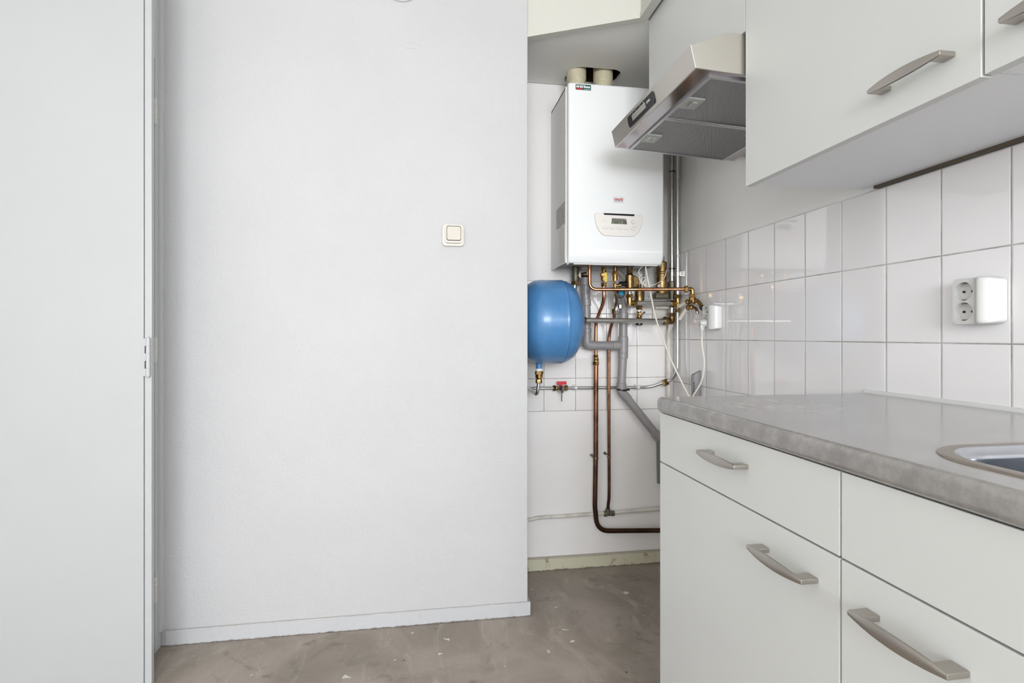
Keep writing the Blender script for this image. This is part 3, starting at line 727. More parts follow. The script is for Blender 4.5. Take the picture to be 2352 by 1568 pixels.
# copper pipes
c1 = thing('copper_pipe', 'copper pipe dropping from the boiler and crossing right to a brass elbow', 'pipe', (0.92, 2.25, 1.285))
obj('pipe', MB().tube(bend([(0.711, 2.29, 1.40), (0.711, 2.29, 1.294), (0.775, 2.276, 1.2935), (1.112, 2.193, 1.2930)], [0.052, 0.05]), 0.0076, 16), 'copper', c1)
obj('collar', MB().lathe((0.711, 2.29, 1.391), (0, 0, 1), [(0, 0.012), (0.010, 0.013)], 16), 'tarnished copper', c1)
obj('brass_elbow', MB().nut((1.106, 2.194, 1.2930), (1, -0.1, 0), 0.015, 0.0150, .2).tube(bend([(1.118, 2.192, 1.293), (1.1415, 2.19, 1.293), (1.1415, 2.19, 1.262)], 0.012), 0.0092, 16).nut((1.1415, 2.19, 1.256), (0, 0, 1), 0.016, 0.0140, .2), 'brass', c1)
obj('elbow_nut', MB().nut((1.1415, 2.19, 1.241), (0, 0, 1), 0.016, 0.0145, .5), 'aged brass', c1)

gv = thing('gas_valve', 'brass valve with yellow lever under the boiler', 'valve', (0.776, 2.29, 1.30))
obj('body', MB().nut((0.776, 2.29, 1.378), (0, 0, 1), 0.016, 0.0130, .2).lathe((0.776, 2.29, 1.33), (0, 0, 1), [(0, 0.010), (0.008, 0.013), (0.028, 0.013), (0.040, 0.010), (0.050, 0.010)], 18).nut((0.776, 2.29, 1.352), (0, 0, 1), 0.014, 0.0165, .6), 'brass', gv)
obj('nut', MB().nut((0.776, 2.29, 1.308), (0, 0, 1), 0.017, 0.0140, .2), 'brass', gv, 'bright brass nut')
lv = obj('lever', MB().prism([(0.7715, 1.367), (0.7835, 1.367), (0.7845, 1.350), (0.7825, 1.326), (0.7725, 1.326), (0.7700, 1.345)], 'Y', 2.268, 2.272, 0.0012), 'yellow enamel', gv)
obj('lever_screw', MB().lathe((0.777, 2.269, 1.349), (0, -1, 0), [(0, 0.003), (0.002, 0.0025)], 10), 'brass', lv)
obj('valve_stem', MB().lathe((0.777, 2.285, 1.349), (0, -1, 0), [(0, 0.006), (0.014, 0.006)], 12), 'brass', gv)

c2 = thing('copper_pipe', 'bright copper gas pipe from the yellow valve down to a brass coupling', 'pipe', (0.785, 2.40, 0.985))
obj('pipe', MB().tube(smooth_path([(0.776, 2.29, 1.315), (0.776, 2.29, 1.262), (0.7775, 2.31, 1.232), (0.7830, 2.380, 1.190), (0.7850, 2.424, 1.155), (0.785, 2.430, 1.10), (0.7845, 2.430, 0.975)], 6), 0.0076, 16), 'copper', c2)
obj('coupling', MB().nut((0.7838, 2.425, 0.990), (0, 0, 1), 0.012, 0.0125, .2).lathe((0.7838, 2.425, 0.958), (0, 0, 1), [(0, 0.012), (0.03, 0.012)], 18).nut((0.7838, 2.425, 0.976), (0, 0, 1), 0.009, 0.0140, .4).nut((0.7838, 2.425, 0.955), (0, 0, 1), 0.016, 0.0158, .1), 'brass', c2)
c4 = thing('copper_pipe', 'thick dark copper pipe that bends right near the floor', 'pipe', (0.86, 2.43, 0.165))
obj('pipe', MB().tube(bend([(0.7838, 2.425, 0.962), (0.7828, 2.425, 0.54), (0.7785, 2.425, 0.30), (0.790, 2.425, 0.183), (1.118, 2.425, 0.167)], [0.4, 0.2, 0.085]), 0.0111, 18), 'tarnished copper', c4)
obj('pipe_ring', MB().lathe((0.7827, 2.425, 0.518), (0, 0, 1), [(0, 0.0122), (0.004, 0.0130), (0.008, 0.0122)], 20).box((0.768, 2.425, 0.525), (0.781, 2.4700, 0.532)), 'dark iron', c4)
c3 = thing('copper_pipe', 'thinner dark copper pipe ending in a brass tee on the white pipe', 'pipe', (0.85, 2.44, 0.26))
obj('pipe', MB().tube(smooth_path([(0.848, 2.36, 1.20), (0.852, 2.37, 1.17), (0.851, 2.395, 1.148), (0.849, 2.424, 1.10), (0.848, 2.429, 1.02), (0.8485, 2.429, 0.60), (0.8495, 2.430, 0.36), (0.8485, 2.440, 0.30), (0.848, 2.446, 0.262)], 6), 0.0072, 16), 'tarnished copper', c3)
obj('nut', MB().nut((0.8475, 2.360, 1.193), (0, 0, 1), 0.020, 0.0105, .2), 'aged brass', c3)
obj('tee', MB().lathe((0.830, 2.447, 0.2535), (1, 0, 0), [(0, 0.013), (0.003, 0.0135), (0.012, 0.0135), (0.014, 0.0105), (0.036, 0.0105), (0.038, 0.013), (0.048, 0.0130), (0.05, 0.012)], 18).lathe((0.849, 2.4465, 0.255), (0, 0, 1), [(0, 0.010), (0.012, 0.0115), (0.022, 0.0115), (0.024, 0.009)], 18), 'dark iron', c3)
obj('wall_stud', MB().lathe((0.8395, 2.4646, 0.535), (0.1, -1, -0.05), [(0, 0.007), (0.006, 0.007), (0.012, 0.004), (0.020, 0.004)], 12), 'dark iron', c3)
obj('pipe_ring', MB().lathe((0.8486, 2.429, 0.522), (0, 0, 1), [(0, 0.0082), (0.003, 0.0090), (0.006, 0.0082)], 16), 'dark iron', c3)
wp = MB().tube(smooth_path([(0.30, 2.458, 0.225), (0.468, 2.458, 0.240), (0.524, 2.458, 0.2475), (0.65, 2.457, 0.2495), (0.835, 2.456, 0.2530), (0.88, 2.456, 0.2540), (1.16, 2.456, 0.262)], 6), 0.0085, 14)
tag(obj('painted_pipe', wp, 'old white paint'), 'thin white painted pipe low along the closet back wall', 'pipe')

# safety valve group
sg = thing('safety_valve', 'brass filling valve with two side loops, right of the yellow valve', 'valve', (0.828, 2.29, 1.30))
obj('body', MB().nut((0.828, 2.29, 1.362), (0, 0, 1), 0.014, 0.0125, .2).lathe((0.828, 2.29, 1.286), (0, 0, 1), [(0, 0.0105), (0.006, 0.0105), (0.010, 0.007), (0.030, 0.0085), (0.040, 0.011), (0.066, 0.0110), (0.080, 0.008), (0.118, 0.0085)], 18), 'brass', sg)
obj('side_branch', MB().lathe((0.828, 2.286, 1.312), (0.9, -0.3, 0.06), [(0, 0.005), (0.014, 0.005), (0.016, 0.008), (0.024, 0.008), (0.025, 0.006)], 14), 'brass', sg)
for sgn in (-1, 1):
    obj('loop', MB().tube(smooth_path([(0.828 + sgn * 0.008, 2.286, 1.370), (0.828 + sgn * 0.017, 2.284, 1.358), (0.828 + sgn * 0.019, 2.283, 1.340), (0.828 + sgn * 0.010, 2.284, 1.325)], 5), 0.0028, 8), 'brass', sg)
obj('knob', MB().lathe((0.830, 2.284, 1.3265), (0, -1, 0), [(0, 0.009), (0.010, 0.0095), (0.011, 0.0085), (0.0105, 0.004)], 16), 'dark pvc', sg)
obj('drain_tail', MB().tube(smooth_path([(0.828, 2.292, 1.290), (0.838, 2.30, 1.262), (0.846, 2.33, 1.235), (0.848, 2.352, 1.205)], 5), 0.0052, 10), 'aged brass', sg)
obj('sealing_tape', MB().lathe((0.851, 2.342, 1.225), (0.15, 0.4, -1), [(0, 0.004), (0.004, 0.0078), (0.016, 0.0078), (0.022, 0.004)], 10), 'ptfe tape', sg)
# black valve with blue button
bv = thing('stop_valve', 'black plastic valve with blue round button beneath the copper pipe', 'valve', (0.868, 2.32, 1.25))
obj('body', MB().lathe((0.868, 2.350, 1.283), (0, -1, 0), [(0, 0.020), (0.005, 0.0235), (0.022, 0.0235), (0.026, 0.020)], 6).box((0.845, 2.325, 1.262), (0.866, 2.345, 1.303), 0.003), 'black plastic', bv)
obj('blue_button', MB().lathe((0.868, 2.325, 1.2835), (0, -1, 0), [(0, 0.0112), (0.004, 0.0112), (0.005, 0.0095)], 24), 'tap blue', bv)
obj('outlet', MB().tube([(0.862, 2.345, 1.268), (0.874, 2.352, 1.236)], 0.0125, 14), 'dark pvc', bv)
obj('chrome_collar', MB().lathe((0.8675, 2.338, 1.232), (0.1, 0, -1), [(0, 0.011), (0.002, 0.0125), (0.016, 0.0125), (0.018, 0.011)], 18), 'chrome', bv)
obj('black_branch', MB().lathe((0.856, 2.325, 1.325), (1, 0.1, 0), [(0, 0.010), (0.012, 0.0105), (0.030, 0.0105), (0.032, 0.013), (0.044, 0.013)], 16), 'black plastic', bv)
# grey hose loop under the boiler
hl = MB().tube(smooth_path([(0.72, 2.452, 1.409), (0.76, 2.454, 1.409), (0.82, 2.454, 1.408), (0.88, 2.452, 1.401), (0.925, 2.448, 1.374), (0.940, 2.446, 1.32)], 6), 0.0125, 16)
tag(obj('condensate_hose', hl, 'clip plastic'), 'pale grey hose curving along the wall behind the valves', 'hose')
# left fitting under the boiler
lf = thing('pipe_fitting', 'iron and brass fitting at the left underside of the boiler with black-capped side valve', 'fitting', (0.684, 2.41, 1.30))
obj('body', MB().lathe((0.684, 2.42, 1.336), (0, 0, 1), [(0, 0.013), (0.010, 0.0165), (0.02, 0.0165), (0.024, 0.0175), (0.052, 0.0165), (0.056, 0.0185), (0.068, 0.0185), (0.070, 0.013), (0.095, 0.014)], 22), 'dark iron', lf)
obj('nut', MB().nut((0.684, 2.42, 1.326), (0, 0, 1), 0.015, 0.0215, .2), 'aged brass', lf)
obj('side_valve', MB().lathe((0.690, 2.415, 1.368), (1, -0.5, 0.10), [(0, 0.013), (0.012, 0.013), (0.014, 0.0095), (0.03, 0.0105), (0.034, 0.012), (0.050, 0.012)], 18), 'aged brass', lf)
obj('sealing_tape', MB().lathe((0.6995, 2.410, 1.3692), (1, -0.5, 0.10), [(0, 0.0135), (0.006, 0.0145), (0.009, 0.0135)], 16), 'ptfe tape', lf)
obj('black_cap', MB().lathe((0.7305, 2.394, 1.3725), (1, -0.5, 0.08), [(0, 0.0125), (0.002, 0.0145), (0.016, 0.0145), (0.018, 0.012)], 18), 'black plastic', lf)
obj('sealing_tape', MB().lathe((0.7275, 2.372, 1.366), (0.3, -0.5, 1), [(0, 0.004), (0.004, 0.008), (0.014, 0.009), (0.022, 0.003)], 9), 'ptfe tape', lf)
obj('steel_pipe', MB().tube([(0.684, 2.435, 1.335), (0.684, 2.442, 1.10)], 0.0105, 16), 'galvanised steel', lf)

# brass dirt separator
bs = thing('dirt_separator', 'brass filter with rounded side body and small drain tap below', 'valve', (0.94, 2.34, 1.14))
obj('body', MB().lathe((0.911, 2.33, 1.303), (0, 0, 1), [(0, 0.017), (0.003, 0.0185), (0.060, 0.0185), (0.066, 0.014), (0.070, 0.010), (0.078, 0.010)], 26), 'aged brass', bs)
obj('top_nut', MB().nut((0.911, 2.33, 1.374), (0, 0, 1), 0.014, 0.0170, .2), 'aged brass', bs)
obj('union', MB().lathe((0.911, 2.33, 1.386), (0, 0, 1), [(0, 0.012), (0.004, 0.0135), (0.03, 0.0135)], 20), 'dark iron', bs)
obj('side_body', MB().prism([(0.915, 1.308), (0.915, 1.366), (0.938, 1.364), (0.952, 1.355), (0.958, 1.340), (0.955, 1.322), (0.945, 1.308)], 'Y', 2.326, 2.388, 0.006, 3), 'aged brass', bs)
obj('bowl', MB().lathe((0.9821, 2.3920, 1.2245), (0, 0, 1), [(0, 0.013), (0.006, 0.020), (0.014, 0.0220), (0.022, 0.0215), (0.075, 0.0215), (0.080, 0.018), (0.086, 0.010), (0.108, 0.0095)], 28), 'aged brass', bs)
obj('bowl_nut', MB().nut((0.9810, 2.3900, 1.2112), (0, 0, 1), 0.018, 0.0155, .2), 'brass', bs)
obj('sealing_tape', MB().lathe((0.9805, 2.3890, 1.2041), (0, 0, 1), [(0, 0.0105), (0.007, 0.0110)], 18), 'ptfe tape', bs)
dt = obj('drain_tap', MB().lathe((0.9800, 2.3890, 1.1633), (0, 0, 1), [(0, 0.012), (0.006, 0.0155), (0.012, 0.012), (0.02, 0.010), (0.041, 0.0100)], 16).lathe((0.9780, 2.3890, 1.1929), (0, -1, 0), [(0, 0.008), (0.016, 0.009), (0.019, 0.006)], 14), 'brass', bs)
obj('lever', MB().tube(smooth_path([(0.9882, 2.3800, 1.1776), (0.9953, 2.3780, 1.1939), (1.0045, 2.3770, 1.2010)], 4), 0.0035, 8), 'black plastic', dt)
obj('black_cap', MB().lathe((0.9800, 2.3890, 1.1389), (0, 0, 1), [(0, 0.012), (0.003, 0.016), (0.012, 0.0165), (0.024, 0.0150), (0.030, 0.010)], 20), 'black plastic', dt)
# air separator
as_ = thing('air_separator', 'tall brass air separator cylinder right of the boiler pipes', 'valve', (1.087, 2.38, 1.26))
obj('cylinder', MB().lathe((1.087, 2.38, 1.285), (0, 0, 1), [(0, 0.024), (0.004, 0.0262), (0.092, 0.0262), (0.095, 0.0285), (0.100, 0.0285), (0.104, 0.0255), (0.145, 0.0250), (0.150, 0.021)], 32), 'aged brass', as_)
obj('base', MB().box((1.054, 2.365, 1.264), (1.118, 2.41, 1.292), 0.006, 3), 'dark iron', as_)
obj('vent_spike', MB().tube([(1.093, 2.372, 1.432), (1.0945, 2.370, 1.452), (1.092, 2.369, 1.464)], 0.003, 8, radii=[0.0045, 0.003, 0.001]), 'dark iron', as_)
obj('round_badge', MB().lathe((1.0665, 2.362, 1.322), (-0.3, -1, 0), [(0, 0.008), (0.0015, 0.0075)], 18), 'grey label', as_)

# two stop taps in the corner
t1 = thing('stop_tap', 'brass tap with black cap at the right wall, the upper one under the elbow', 'tap', (1.142, 2.18, 1.215), 'corner taps')
obj('body', MB().lathe((1.1345, 2.225, 1.239), (0.1, -0.8, 0.02), [(0, 0.010), (0.004, 0.0120), (0.014, 0.0115), (0.016, 0.009), (0.040, 0.0095)], 18).lathe((1.1415, 2.19, 1.247), (0, 0, -1), [(0, 0.009), (0.014, 0.010)], 16), 'aged brass', t1)
obj('spout', MB().tube(smooth_path([(1.141, 2.19, 1.240), (1.147, 2.17, 1.243), (1.153, 2.15, 1.230), (1.157, 2.135, 1.211)], 5), 0.0088, 16).nut((1.1435, 2.183, 1.241), (0.3, -0.9, 0.05), 0.008, 0.0135), 'brass', t1)
obj('black_cap', MB().lathe((1.1562, 2.137, 1.215), (0.15, -0.45, -0.62), [(0, 0.0095), (0.002, 0.0120), (0.010, 0.0125), (0.022, 0.0080), (0.024, 0.006)], 18), 'black plastic', t1)
obj('cloth_wrap', MB().tube([(1.135, 2.222, 1.240), (1.128, 2.285, 1.224)], 0.0085, 14), 'cable white', t1, 'cream wrapped pipe end')
t2 = thing('stop_tap', 'small brass tap on a cream pipe at the right wall, the lower one', 'tap', (1.138, 2.20, 1.18), 'corner taps')
obj('body', MB().lathe((1.1325, 2.214, 1.214), (0.35, -0.9, 0.05), [(0, 0.012), (0.003, 0.0125), (0.008, 0.0110), (0.012, 0.009), (0.018, 0.0115), (0.026, 0.0110), (0.028, 0.008)], 18), 'brass', t2)
obj('spout', MB().tube(smooth_path([(1.141, 2.19, 1.2145), (1.148, 2.172, 1.208), (1.150, 2.163, 1.192)], 5), 0.0062, 14), 'aged brass', t2)
obj('chrome_cap', MB().lathe((1.150, 2.164, 1.195), (0.05, -0.15, -0.8), [(0, 0.0075), (0.010, 0.0080), (0.012, 0.006)], 16), 'chrome', t2)
obj('cream_pipe', MB().tube(smooth_path([(1.133, 2.213, 1.213), (1.130, 2.235, 1.200), (1.125, 2.275, 1.166)], 5), 0.0088, 14), 'cable white', t2)
tag(obj('pipe_stub', MB().tube([(1.075, 2.42, 1.226), (1.136, 2.41, 1.226)], 0.0088, 14).lathe((1.072, 2.4215, 1.226), (1, -0.15, 0), [(0, 0.011), (0.008, 0.011)], 16), 'old white paint'), 'short cream pipe stub behind the galvanised riser, above the elbow', 'pipe')
tag(obj('wall_patch', MB().box((1.075, 2.450, 1.150), (1.138, 2.4646, 1.222), 0.002), 'old white paint'), 'small white cover plate low behind the galvanised elbow', 'plate')

# wires and sockets in the corner
pc = MB().tube(smooth_path([(0.945, 2.235, 1.405), (0.949, 2.235, 1.375), (0.962, 2.24, 1.322), (0.998, 2.245, 1.169), (1.022, 2.23, 1.09), (1.045, 2.205, 0.999), (1.078, 2.17, 0.90), (1.115, 2.15, 0.815)], 6), 0.0034, 10)
tag(obj('power_cable', pc, 'cable white'), 'long white cable hanging from the boiler to behind the worktop', 'cable')
co = [(0.925, 2.24, 1.400), (0.936, 2.24, 1.394), (0.926, 2.24, 1.385), (0.917, 2.24, 1.370), (0.922, 2.24, 1.358), (0.934, 2.24, 1.357)]
for k in range(26):
    t = k / 25; a = t * 2 * pi * 3.4 + 1.6
    co.append((0.936 + 0.030 * t + 0.0135 * math.cos(a), 2.250, 1.343 - 0.032 * t + 0.0130 * math.sin(a)))
co += [(0.975, 2.24, 1.311), (0.995, 2.25, 1.316), (1.020, 2.27, 1.326), (1.050, 2.29, 1.342), (1.068, 2.30, 1.362), (1.078, 2.31, 1.388)]
tag(obj('sensor_wire', MB().tube(smooth_path(co, 4), 0.0017, 8), 'cable white'), 'thin curly white wire looping beside the brass filter', 'wire')

def socket(name, label, y0, y1, z0, z1, depth, loc, group):
    t = thing(name, label, 'socket', loc, group)
    x0 = 1.1814
    xf = x0 - depth
    yc = y0 + (y1 - y0) * 0.5
    # near part sloping; far part with the two outlets (plan profile in X,Y)
    return t
# double socket near the camera
def double_socket(label, yfar, ynear, zlo, zhi, depth, yo, zo, ro, rocker_plug):
    t = thing('wall_socket', label, 'socket', (1.1814, (yfar + ynear) / 2, zlo), 'double wall sockets')
    x0, xf = 1.1814, 1.1814 - depth
    body = MB()
    cent = [(yo, zo[0]), (yo, zo[1])]
    # face plate with two round openings, then the domed grip end
    outer = [(yo - ro - 0.0045, zhi)] + [(yo - ro - 0.0045, zlo)] + [q for q in rrect(ynear, yfar, zlo, zhi, 0.010, 5) if q[0] > (ynear + yfar) / 2][6:] + [q for q in rrect(ynear, yfar, zlo, zhi, 0.010, 5) if q[0] > (ynear + yfar) / 2][:6]
    holes = [[(y + ro * math.cos(2 * pi * k / 28), z + ro * math.sin(2 * pi * k / 28)) for k in range(28)] for y, z in cent]
    inner = [(y + (-0.0015 if y > (yfar + ynear) / 2 else 0.0), z + (-0.0015 if z > (zlo + zhi) / 2 else 0.0015)) for y, z in outer]
    body.plate_hole(inner, holes, 'X', xf, xf + 0.012)
    body.ring_loft([[(x0, y, z) for y, z in outer], [(xf + 0.003, y, z) for y, z in outer], [(xf + 0.0012, *p) for p in [(a[0] * .7 + b_[0] * .3, a[1] * .7 + b_[1] * .3) for a, b_ in zip(outer, inner)]], [(xf, y, z) for y, z in inner]], True, False)
    bo_ = obj('housing', body, 'white plastic', t)
    # swelling end of the housing, towards the camera
    yn = yo - ro - 0.0030
    sw = MB()
    n = 22
    rings = []
    for i in range(n + 1):
        f = i / n
        y = yn + (ynear + 0.0002 - yn) * f
        g = min(f / 0.34, 1.0); d = 0.0085 * g * g * (3 - 2 * g)
        e = 0.0
        if f > 0.34:
            h = (f - 0.34) / 0.66
            d = 0.0085 - 0.041 * (1 - math.sqrt(max(0.0, 1 - h * h)))
            e = 0.010 * (1 - math.sqrt(max(0.0, 1 - h * h)))
        a0, a1 = zlo + e, zhi - e
        xb = x0 - 0.001
        q = 0.2 + 0.8 * g
        cs_ = [(0.0035 - 0.0035 * (1 - q), 0.0003 * q), (0.0010, 0.0025 * q), (-0.0002, 0.008 * q)]
        lo_ = [(min(xf + c0 - d * (0.7 if i_ == 0 else 1), xb), y, a0 + c1) for i_, (c0, c1) in enumerate(cs_)]
        hi_ = [(p_[0], y, a0 + a1 - p_[2]) for p_ in reversed(lo_)]
        rings.append([(xb, y, a0)] + lo_ + [(min(xf - d - 0.0004, xb), y, (a0 + a1) / 2)] + hi_ + [(xb, y, a1)])
    sw.ring_loft(rings)
    obj('grip_end', sw, 'white plastic', t, sharp=75)
    for i, (y, z) in enumerate(cent):
        w = MB().lathe((xf + 0.0005, y, z), (1, 0, 0), [(0, ro), (0.013, ro * 0.96), (0.014, 0.0)], 28)
        wl = obj('outlet', w, 'white plastic', t)
        # lathe end caps: drop the front cap by leaving it behind the rim
        for s_ in (-1, 1):
            obj('pin_hole', MB().lathe((xf + 0.0115, y + s_ * 0.0095, z), (1, 0, 0), [(0, 0.0026), (0.003, 0.0026)], 12), 'dark gap', wl)
            obj('earth_clip', MB().box((xf + 0.001, y - 0.003, z + s_ * (ro - 0.0015) - 0.0012), (xf + 0.012, y + 0.003, z + s_ * (ro - 0.0015) + 0.0012)), 'dark iron', wl)
    return t, cent, xf
def open_outlets(t):
    """remove the flat front caps of the outlet wells so they read as round hollows"""
    for o in t.children:
        if o.name.startswith('outlet'):
            bm = bmesh.new(); bm.from_mesh(o.data)
            fs = sorted([f for f in bm.faces if len(f.verts) > 20], key=lambda f: f.calc_center_median().x)
            if fs: bmesh.ops.delete(bm, geom=fs[:1], context='FACES_ONLY')
            bm.to_mesh(o.data); bm.free()
s1, cent, xf1 = double_socket('white double wall socket on the tiles at the right, above the sink', 1.0262, 0.9370, 1.1150, 1.2145, 0.034, 1.0005, (1.1865, 1.1430), 0.0200, None)
open_outlets(s1)
s2, cent2, xf2 = double_socket('white double wall socket by the taps, with a plug in it', 2.118, 2.022, 1.1150, 1.2180, 0.034, 2.090, (1.1900, 1.1440), 0.0200, None)
open_outlets(s2)
pg = thing('power_plug', 'white plug in the lower outlet of the corner socket, cord hanging down', 'plug', (1.14, 2.088, 1.10))
obj('plug_body', MB().lathe((1.1500, 2.090, 1.1430), (-1, 0, 0), [(0, 0.0185), (0.006, 0.0180), (0.010, 0.0165), (0.024, 0.0125), (0.028, 0.009)], 20).box((1.122, 2.081, 1.112), (1.141, 2.099, 1.143), 0.005, 3), 'white plastic', pg)
rb = MB()
for k in range(5): rb.lathe((1.1315, 2.090, 1.113 - k * 0.0052), (0, 0, -1), [(0, 0.0065), (0.001, 0.0078), (0.0035, 0.0078), (0.0048, 0.0065)], 12)
obj('strain_relief', rb, 'white plastic', pg)
obj('cord', MB().tube(smooth_path([(1.1315, 2.090, 1.10), (1.132, 2.090, 1.05), (1.137, 2.082, 0.99), (1.138, 2.090, 0.935), (1.132, 2.105, 0.89), (1.118, 2.13, 0.845), (1.105, 2.15, 0.80)], 6), 0.0036, 10), 'cable white', pg)

sb = thing('pipe_stub', 'open grey plastic pipe end standing behind the worktop', 'pipe', (1.148, 2.17, 0.0))
bm_ = MB()
n = 28
def pr_ring(r, zf): return [(1.148 + r * math.cos(2 * pi * k / n), 2.17 + r * math.sin(2 * pi * k / n), zf(math.cos(2 * pi * k / n), math.sin(2 * pi * k / n))) for k in range(n)]
top = lambda c_, s_: 0.932 + 0.010 * c_ * 1.0 - 0.003 * s_
bm_.ring_loft([pr_ring(0.020, lambda a, b: 0.30), pr_ring(0.020, top), pr_ring(0.0180, top), pr_ring(0.0180, lambda a, b: 0.80)], True, True)
obj('pipe', bm_, 'grey pvc', sb)
pm = MB()
for k in range(6): pm.box((1.130, 2.1555, 0.83 + k * 0.011), (1.1325, 2.158, 0.837 + k * 0.011))
obj('printed_marks', pm, 'ink', sb)

# ---------------------------------------------------------------- kitchen units
XF = 0.588      # base fronts
def handle_mesh(x, yc, zc, half=0.070):
    """bow handle on a front whose face is at x (facing -X), centred at yc, zc"""
    mb = MB()
    rings = []
    N = 22
    for i in range(N + 1):
        s_ = -1 + 2 * i / N
        y = yc + s_ * half
        h = 0.0040 + 0.0058 * (1 - s_ * s_)
        d = 0.0265 + 0.0045 * (1 - s_ * s_)
        xo = x - d
        ring = []
        for k in range(12):
            a = 2 * pi * k / 12
            ca_, sa = math.cos(a), math.sin(a)
            ring.append((xo - 0.0026 * (abs(ca_) ** 0.7) * (1 if ca_ > 0 else -1) * (1.4 if ca_ > 0 else 0.7), y, zc + h * (abs(sa) ** 0.8) * (1 if sa > 0 else -1)))
        rings.append(ring)
    mb.ring_loft(rings)
    for s_ in (-1, 1):
        ya, yb = yc + s_ * half, yc + s_ * (half - 0.022)
        mb.box((x, min(ya, yb) - (0.0006 if s_ < 0 else 0), zc - 0.0042), (x - 0.0298, max(ya, yb) + (0.0006 if s_ > 0 else 0), zc + 0.0042), 0.0018, 2)
    return mb
def front(name, parent, x, y0, y1, z0, z1, th=0.019, hz=None, hy=None):
    d = obj(name, MB().box((x, y0, z0), (x + th, y1, z1), 0.0012), 'cabinet white', parent)
    if hz is not None: obj('handle', handle_mesh(x, hy, hz), 'satin nickel', d, 'brushed metal bow handle')
    return d
def carcass(parent, x0, x1, y0, y1, z0, z1, mat='cabinet white', top=False):
    t = 0.018
    mb = MB().box((x0, y0, z0), (x1, y0 + t, z1)).box((x0, y1 - t, z0), (x1, y1, z1)).box((x0, y0 + t, z0), (x1, y1 - t, z0 + t)).box((x1 - 0.008, y0 + t, z0 + t), (x1, y1 - t, z1))
    if top: mb.box((x0, y0 + t, z1 - t), (x1 - 0.008, y1 - t, z1))
    return obj('carcass', mb, mat, parent)
Y2, Y1, Y0 = 1.2970, 0.6925, 0.088
b1 = thing('base_cabinet', 'white base cabinet with a top drawer at the left end of the worktop', 'cabinet', (0.89, (Y1 + Y2) / 2, 0), 'white base cabinets')
carcass(b1, 0.608, 1.150, Y1 + 0.001, Y2 - 0.001, 0.11, 0.896)
obj('plinth', MB().box((0.65, Y1 + 0.001, 0), (0.668, Y2 - 0.02, 0.11)).box((0.66, Y2 - 0.04, 0), (1.14, Y2 - 0.022, 0.11)).box((0.66, Y1 + 0.02, 0), (1.14, Y1 + 0.038, 0.11)), 'cabinet white', b1)
front('drawer', b1, XF, Y1 + 0.002, Y2, 0.7735, 0.8965, hz=0.849, hy=0.986)
front('door', b1, XF, Y1 + 0.002, Y2, 0.115, 0.7705, hz=0.7195, hy=0.806)
b2 = thing('base_cabinet', 'white base cabinet under the sink, nearest the camera', 'cabinet', (0.89, (Y0 + Y1) / 2, 0), 'white base cabinets')
carcass(b2, 0.608, 1.150, Y0, Y1 - 0.001, 0.11, 0.896)
obj('plinth', MB().box((0.65, Y0, 0), (0.668, Y1 - 0.001, 0.11)).box((0.66, Y0 + 0.02, 0), (1.14, Y0 + 0.038, 0.11)), 'cabinet white', b2)
front('false_drawer_front', b2, XF, Y0, Y1 - 0.002, 0.7735, 0.8965)
front('door', b2, XF, Y0, Y1 - 0.002, 0.115, 0.7705, hz=0.7205, hy=0.575)

# worktop with cut-out
wt = MB()
sk = (0.6365, 1.04, 0.22, 0.650, 0.105)
cut = rrect(sk[0] + 0.012, sk[1] - 0.012, sk[2] + 0.012, sk[3] - 0.012, sk[4] - 0.012, 8)
yo0, yo1, xo0, xo1 = 0.07, 1.2976, 0.5768, 1.1812
outer = [(xo0, yo0), (xo0, yo1 - 0.010), (xo0 + 0.003, yo1 - 0.003), (xo0 + 0.010, yo1), (xo1, yo1), (xo1, yo0)]
wt.plate_hole(outer, [cut], 'Z', 0.8990, 0.9370)
bmesh.ops.recalc_face_normals(wt.bm, faces=wt.bm.faces)
es = []
for e in wt.bm.edges:
    a, b_ = e.verts[0].co, e.verts[1].co
    if abs(a.z - b_.z) > 1e-5: continue
    if (abs(a.x - xo0) < 0.0105 and abs(b_.x - xo0) < 0.0105) or (abs(a.y - yo1) < 1e-5 and abs(b_.y - yo1) < 1e-5):
        if len(e.link_faces) == 2 and e.calc_face_angle(0) > 1.0: es.append(e)
bmesh.ops.bevel(wt.bm, geom=es, offset=0.0120, segments=5, profile=0.5, affect='EDGES', clamp_overlap=False)
tag(obj('worktop', wt, 'grey laminate', sharp=45), 'grey speckled laminate worktop with white dust marks', 'worktop')
up = MB().prism([(1.1815, 0.937), (1.1735, 0.937), (1.1740, 0.941), (1.1770, 0.945), (1.1815, 0.946)], 'Y', 0.07, 1.2976)
tag(obj('sealing_strip', up, 'clip plastic'), 'slim grey sealing strip between worktop and wall tiles', 'strip')
# sink
sn = thing('sink', 'stainless steel sink bowl set into the worktop at the right edge', 'sink', (0.84, 0.435, 0.78))
def skr(o, z): return [(x, y, z) for x, y in rrect(sk[0] + o, sk[1] - o, sk[2] + o, sk[3] - o, max(sk[4] - o * 0.9, 0.02), 8)]
obj('rim', MB().ring_loft([skr(0.0, 0.9371), skr(0.001, 0.9388), skr(0.004, 0.9396), skr(0.017, 0.9398), skr(0.019, 0.9390), skr(0.019, 0.9372)], False, False), 'sink rim', sn, 'dark edged metal rim')
obj('bowl', MB().ring_loft([skr(0.0185, 0.9394), skr(0.0205, 0.9385), skr(0.023, 0.934), skr(0.0265, 0.931), skr(0.030, 0.929), skr(0.032, 0.924), skr(0.036, 0.82), skr(0.046, 0.795), skr(0.070, 0.784), skr(0.10, 0.782)], False, True), 'sink steel', sn)
obj('drain', MB().lathe((0.84, 0.43, 0.7825), (0, 0, 1), [(0, 0.045), (0.002, 0.045), (0.003, 0.035), (0.0015, 0.030)], 28), 'chrome', sn)

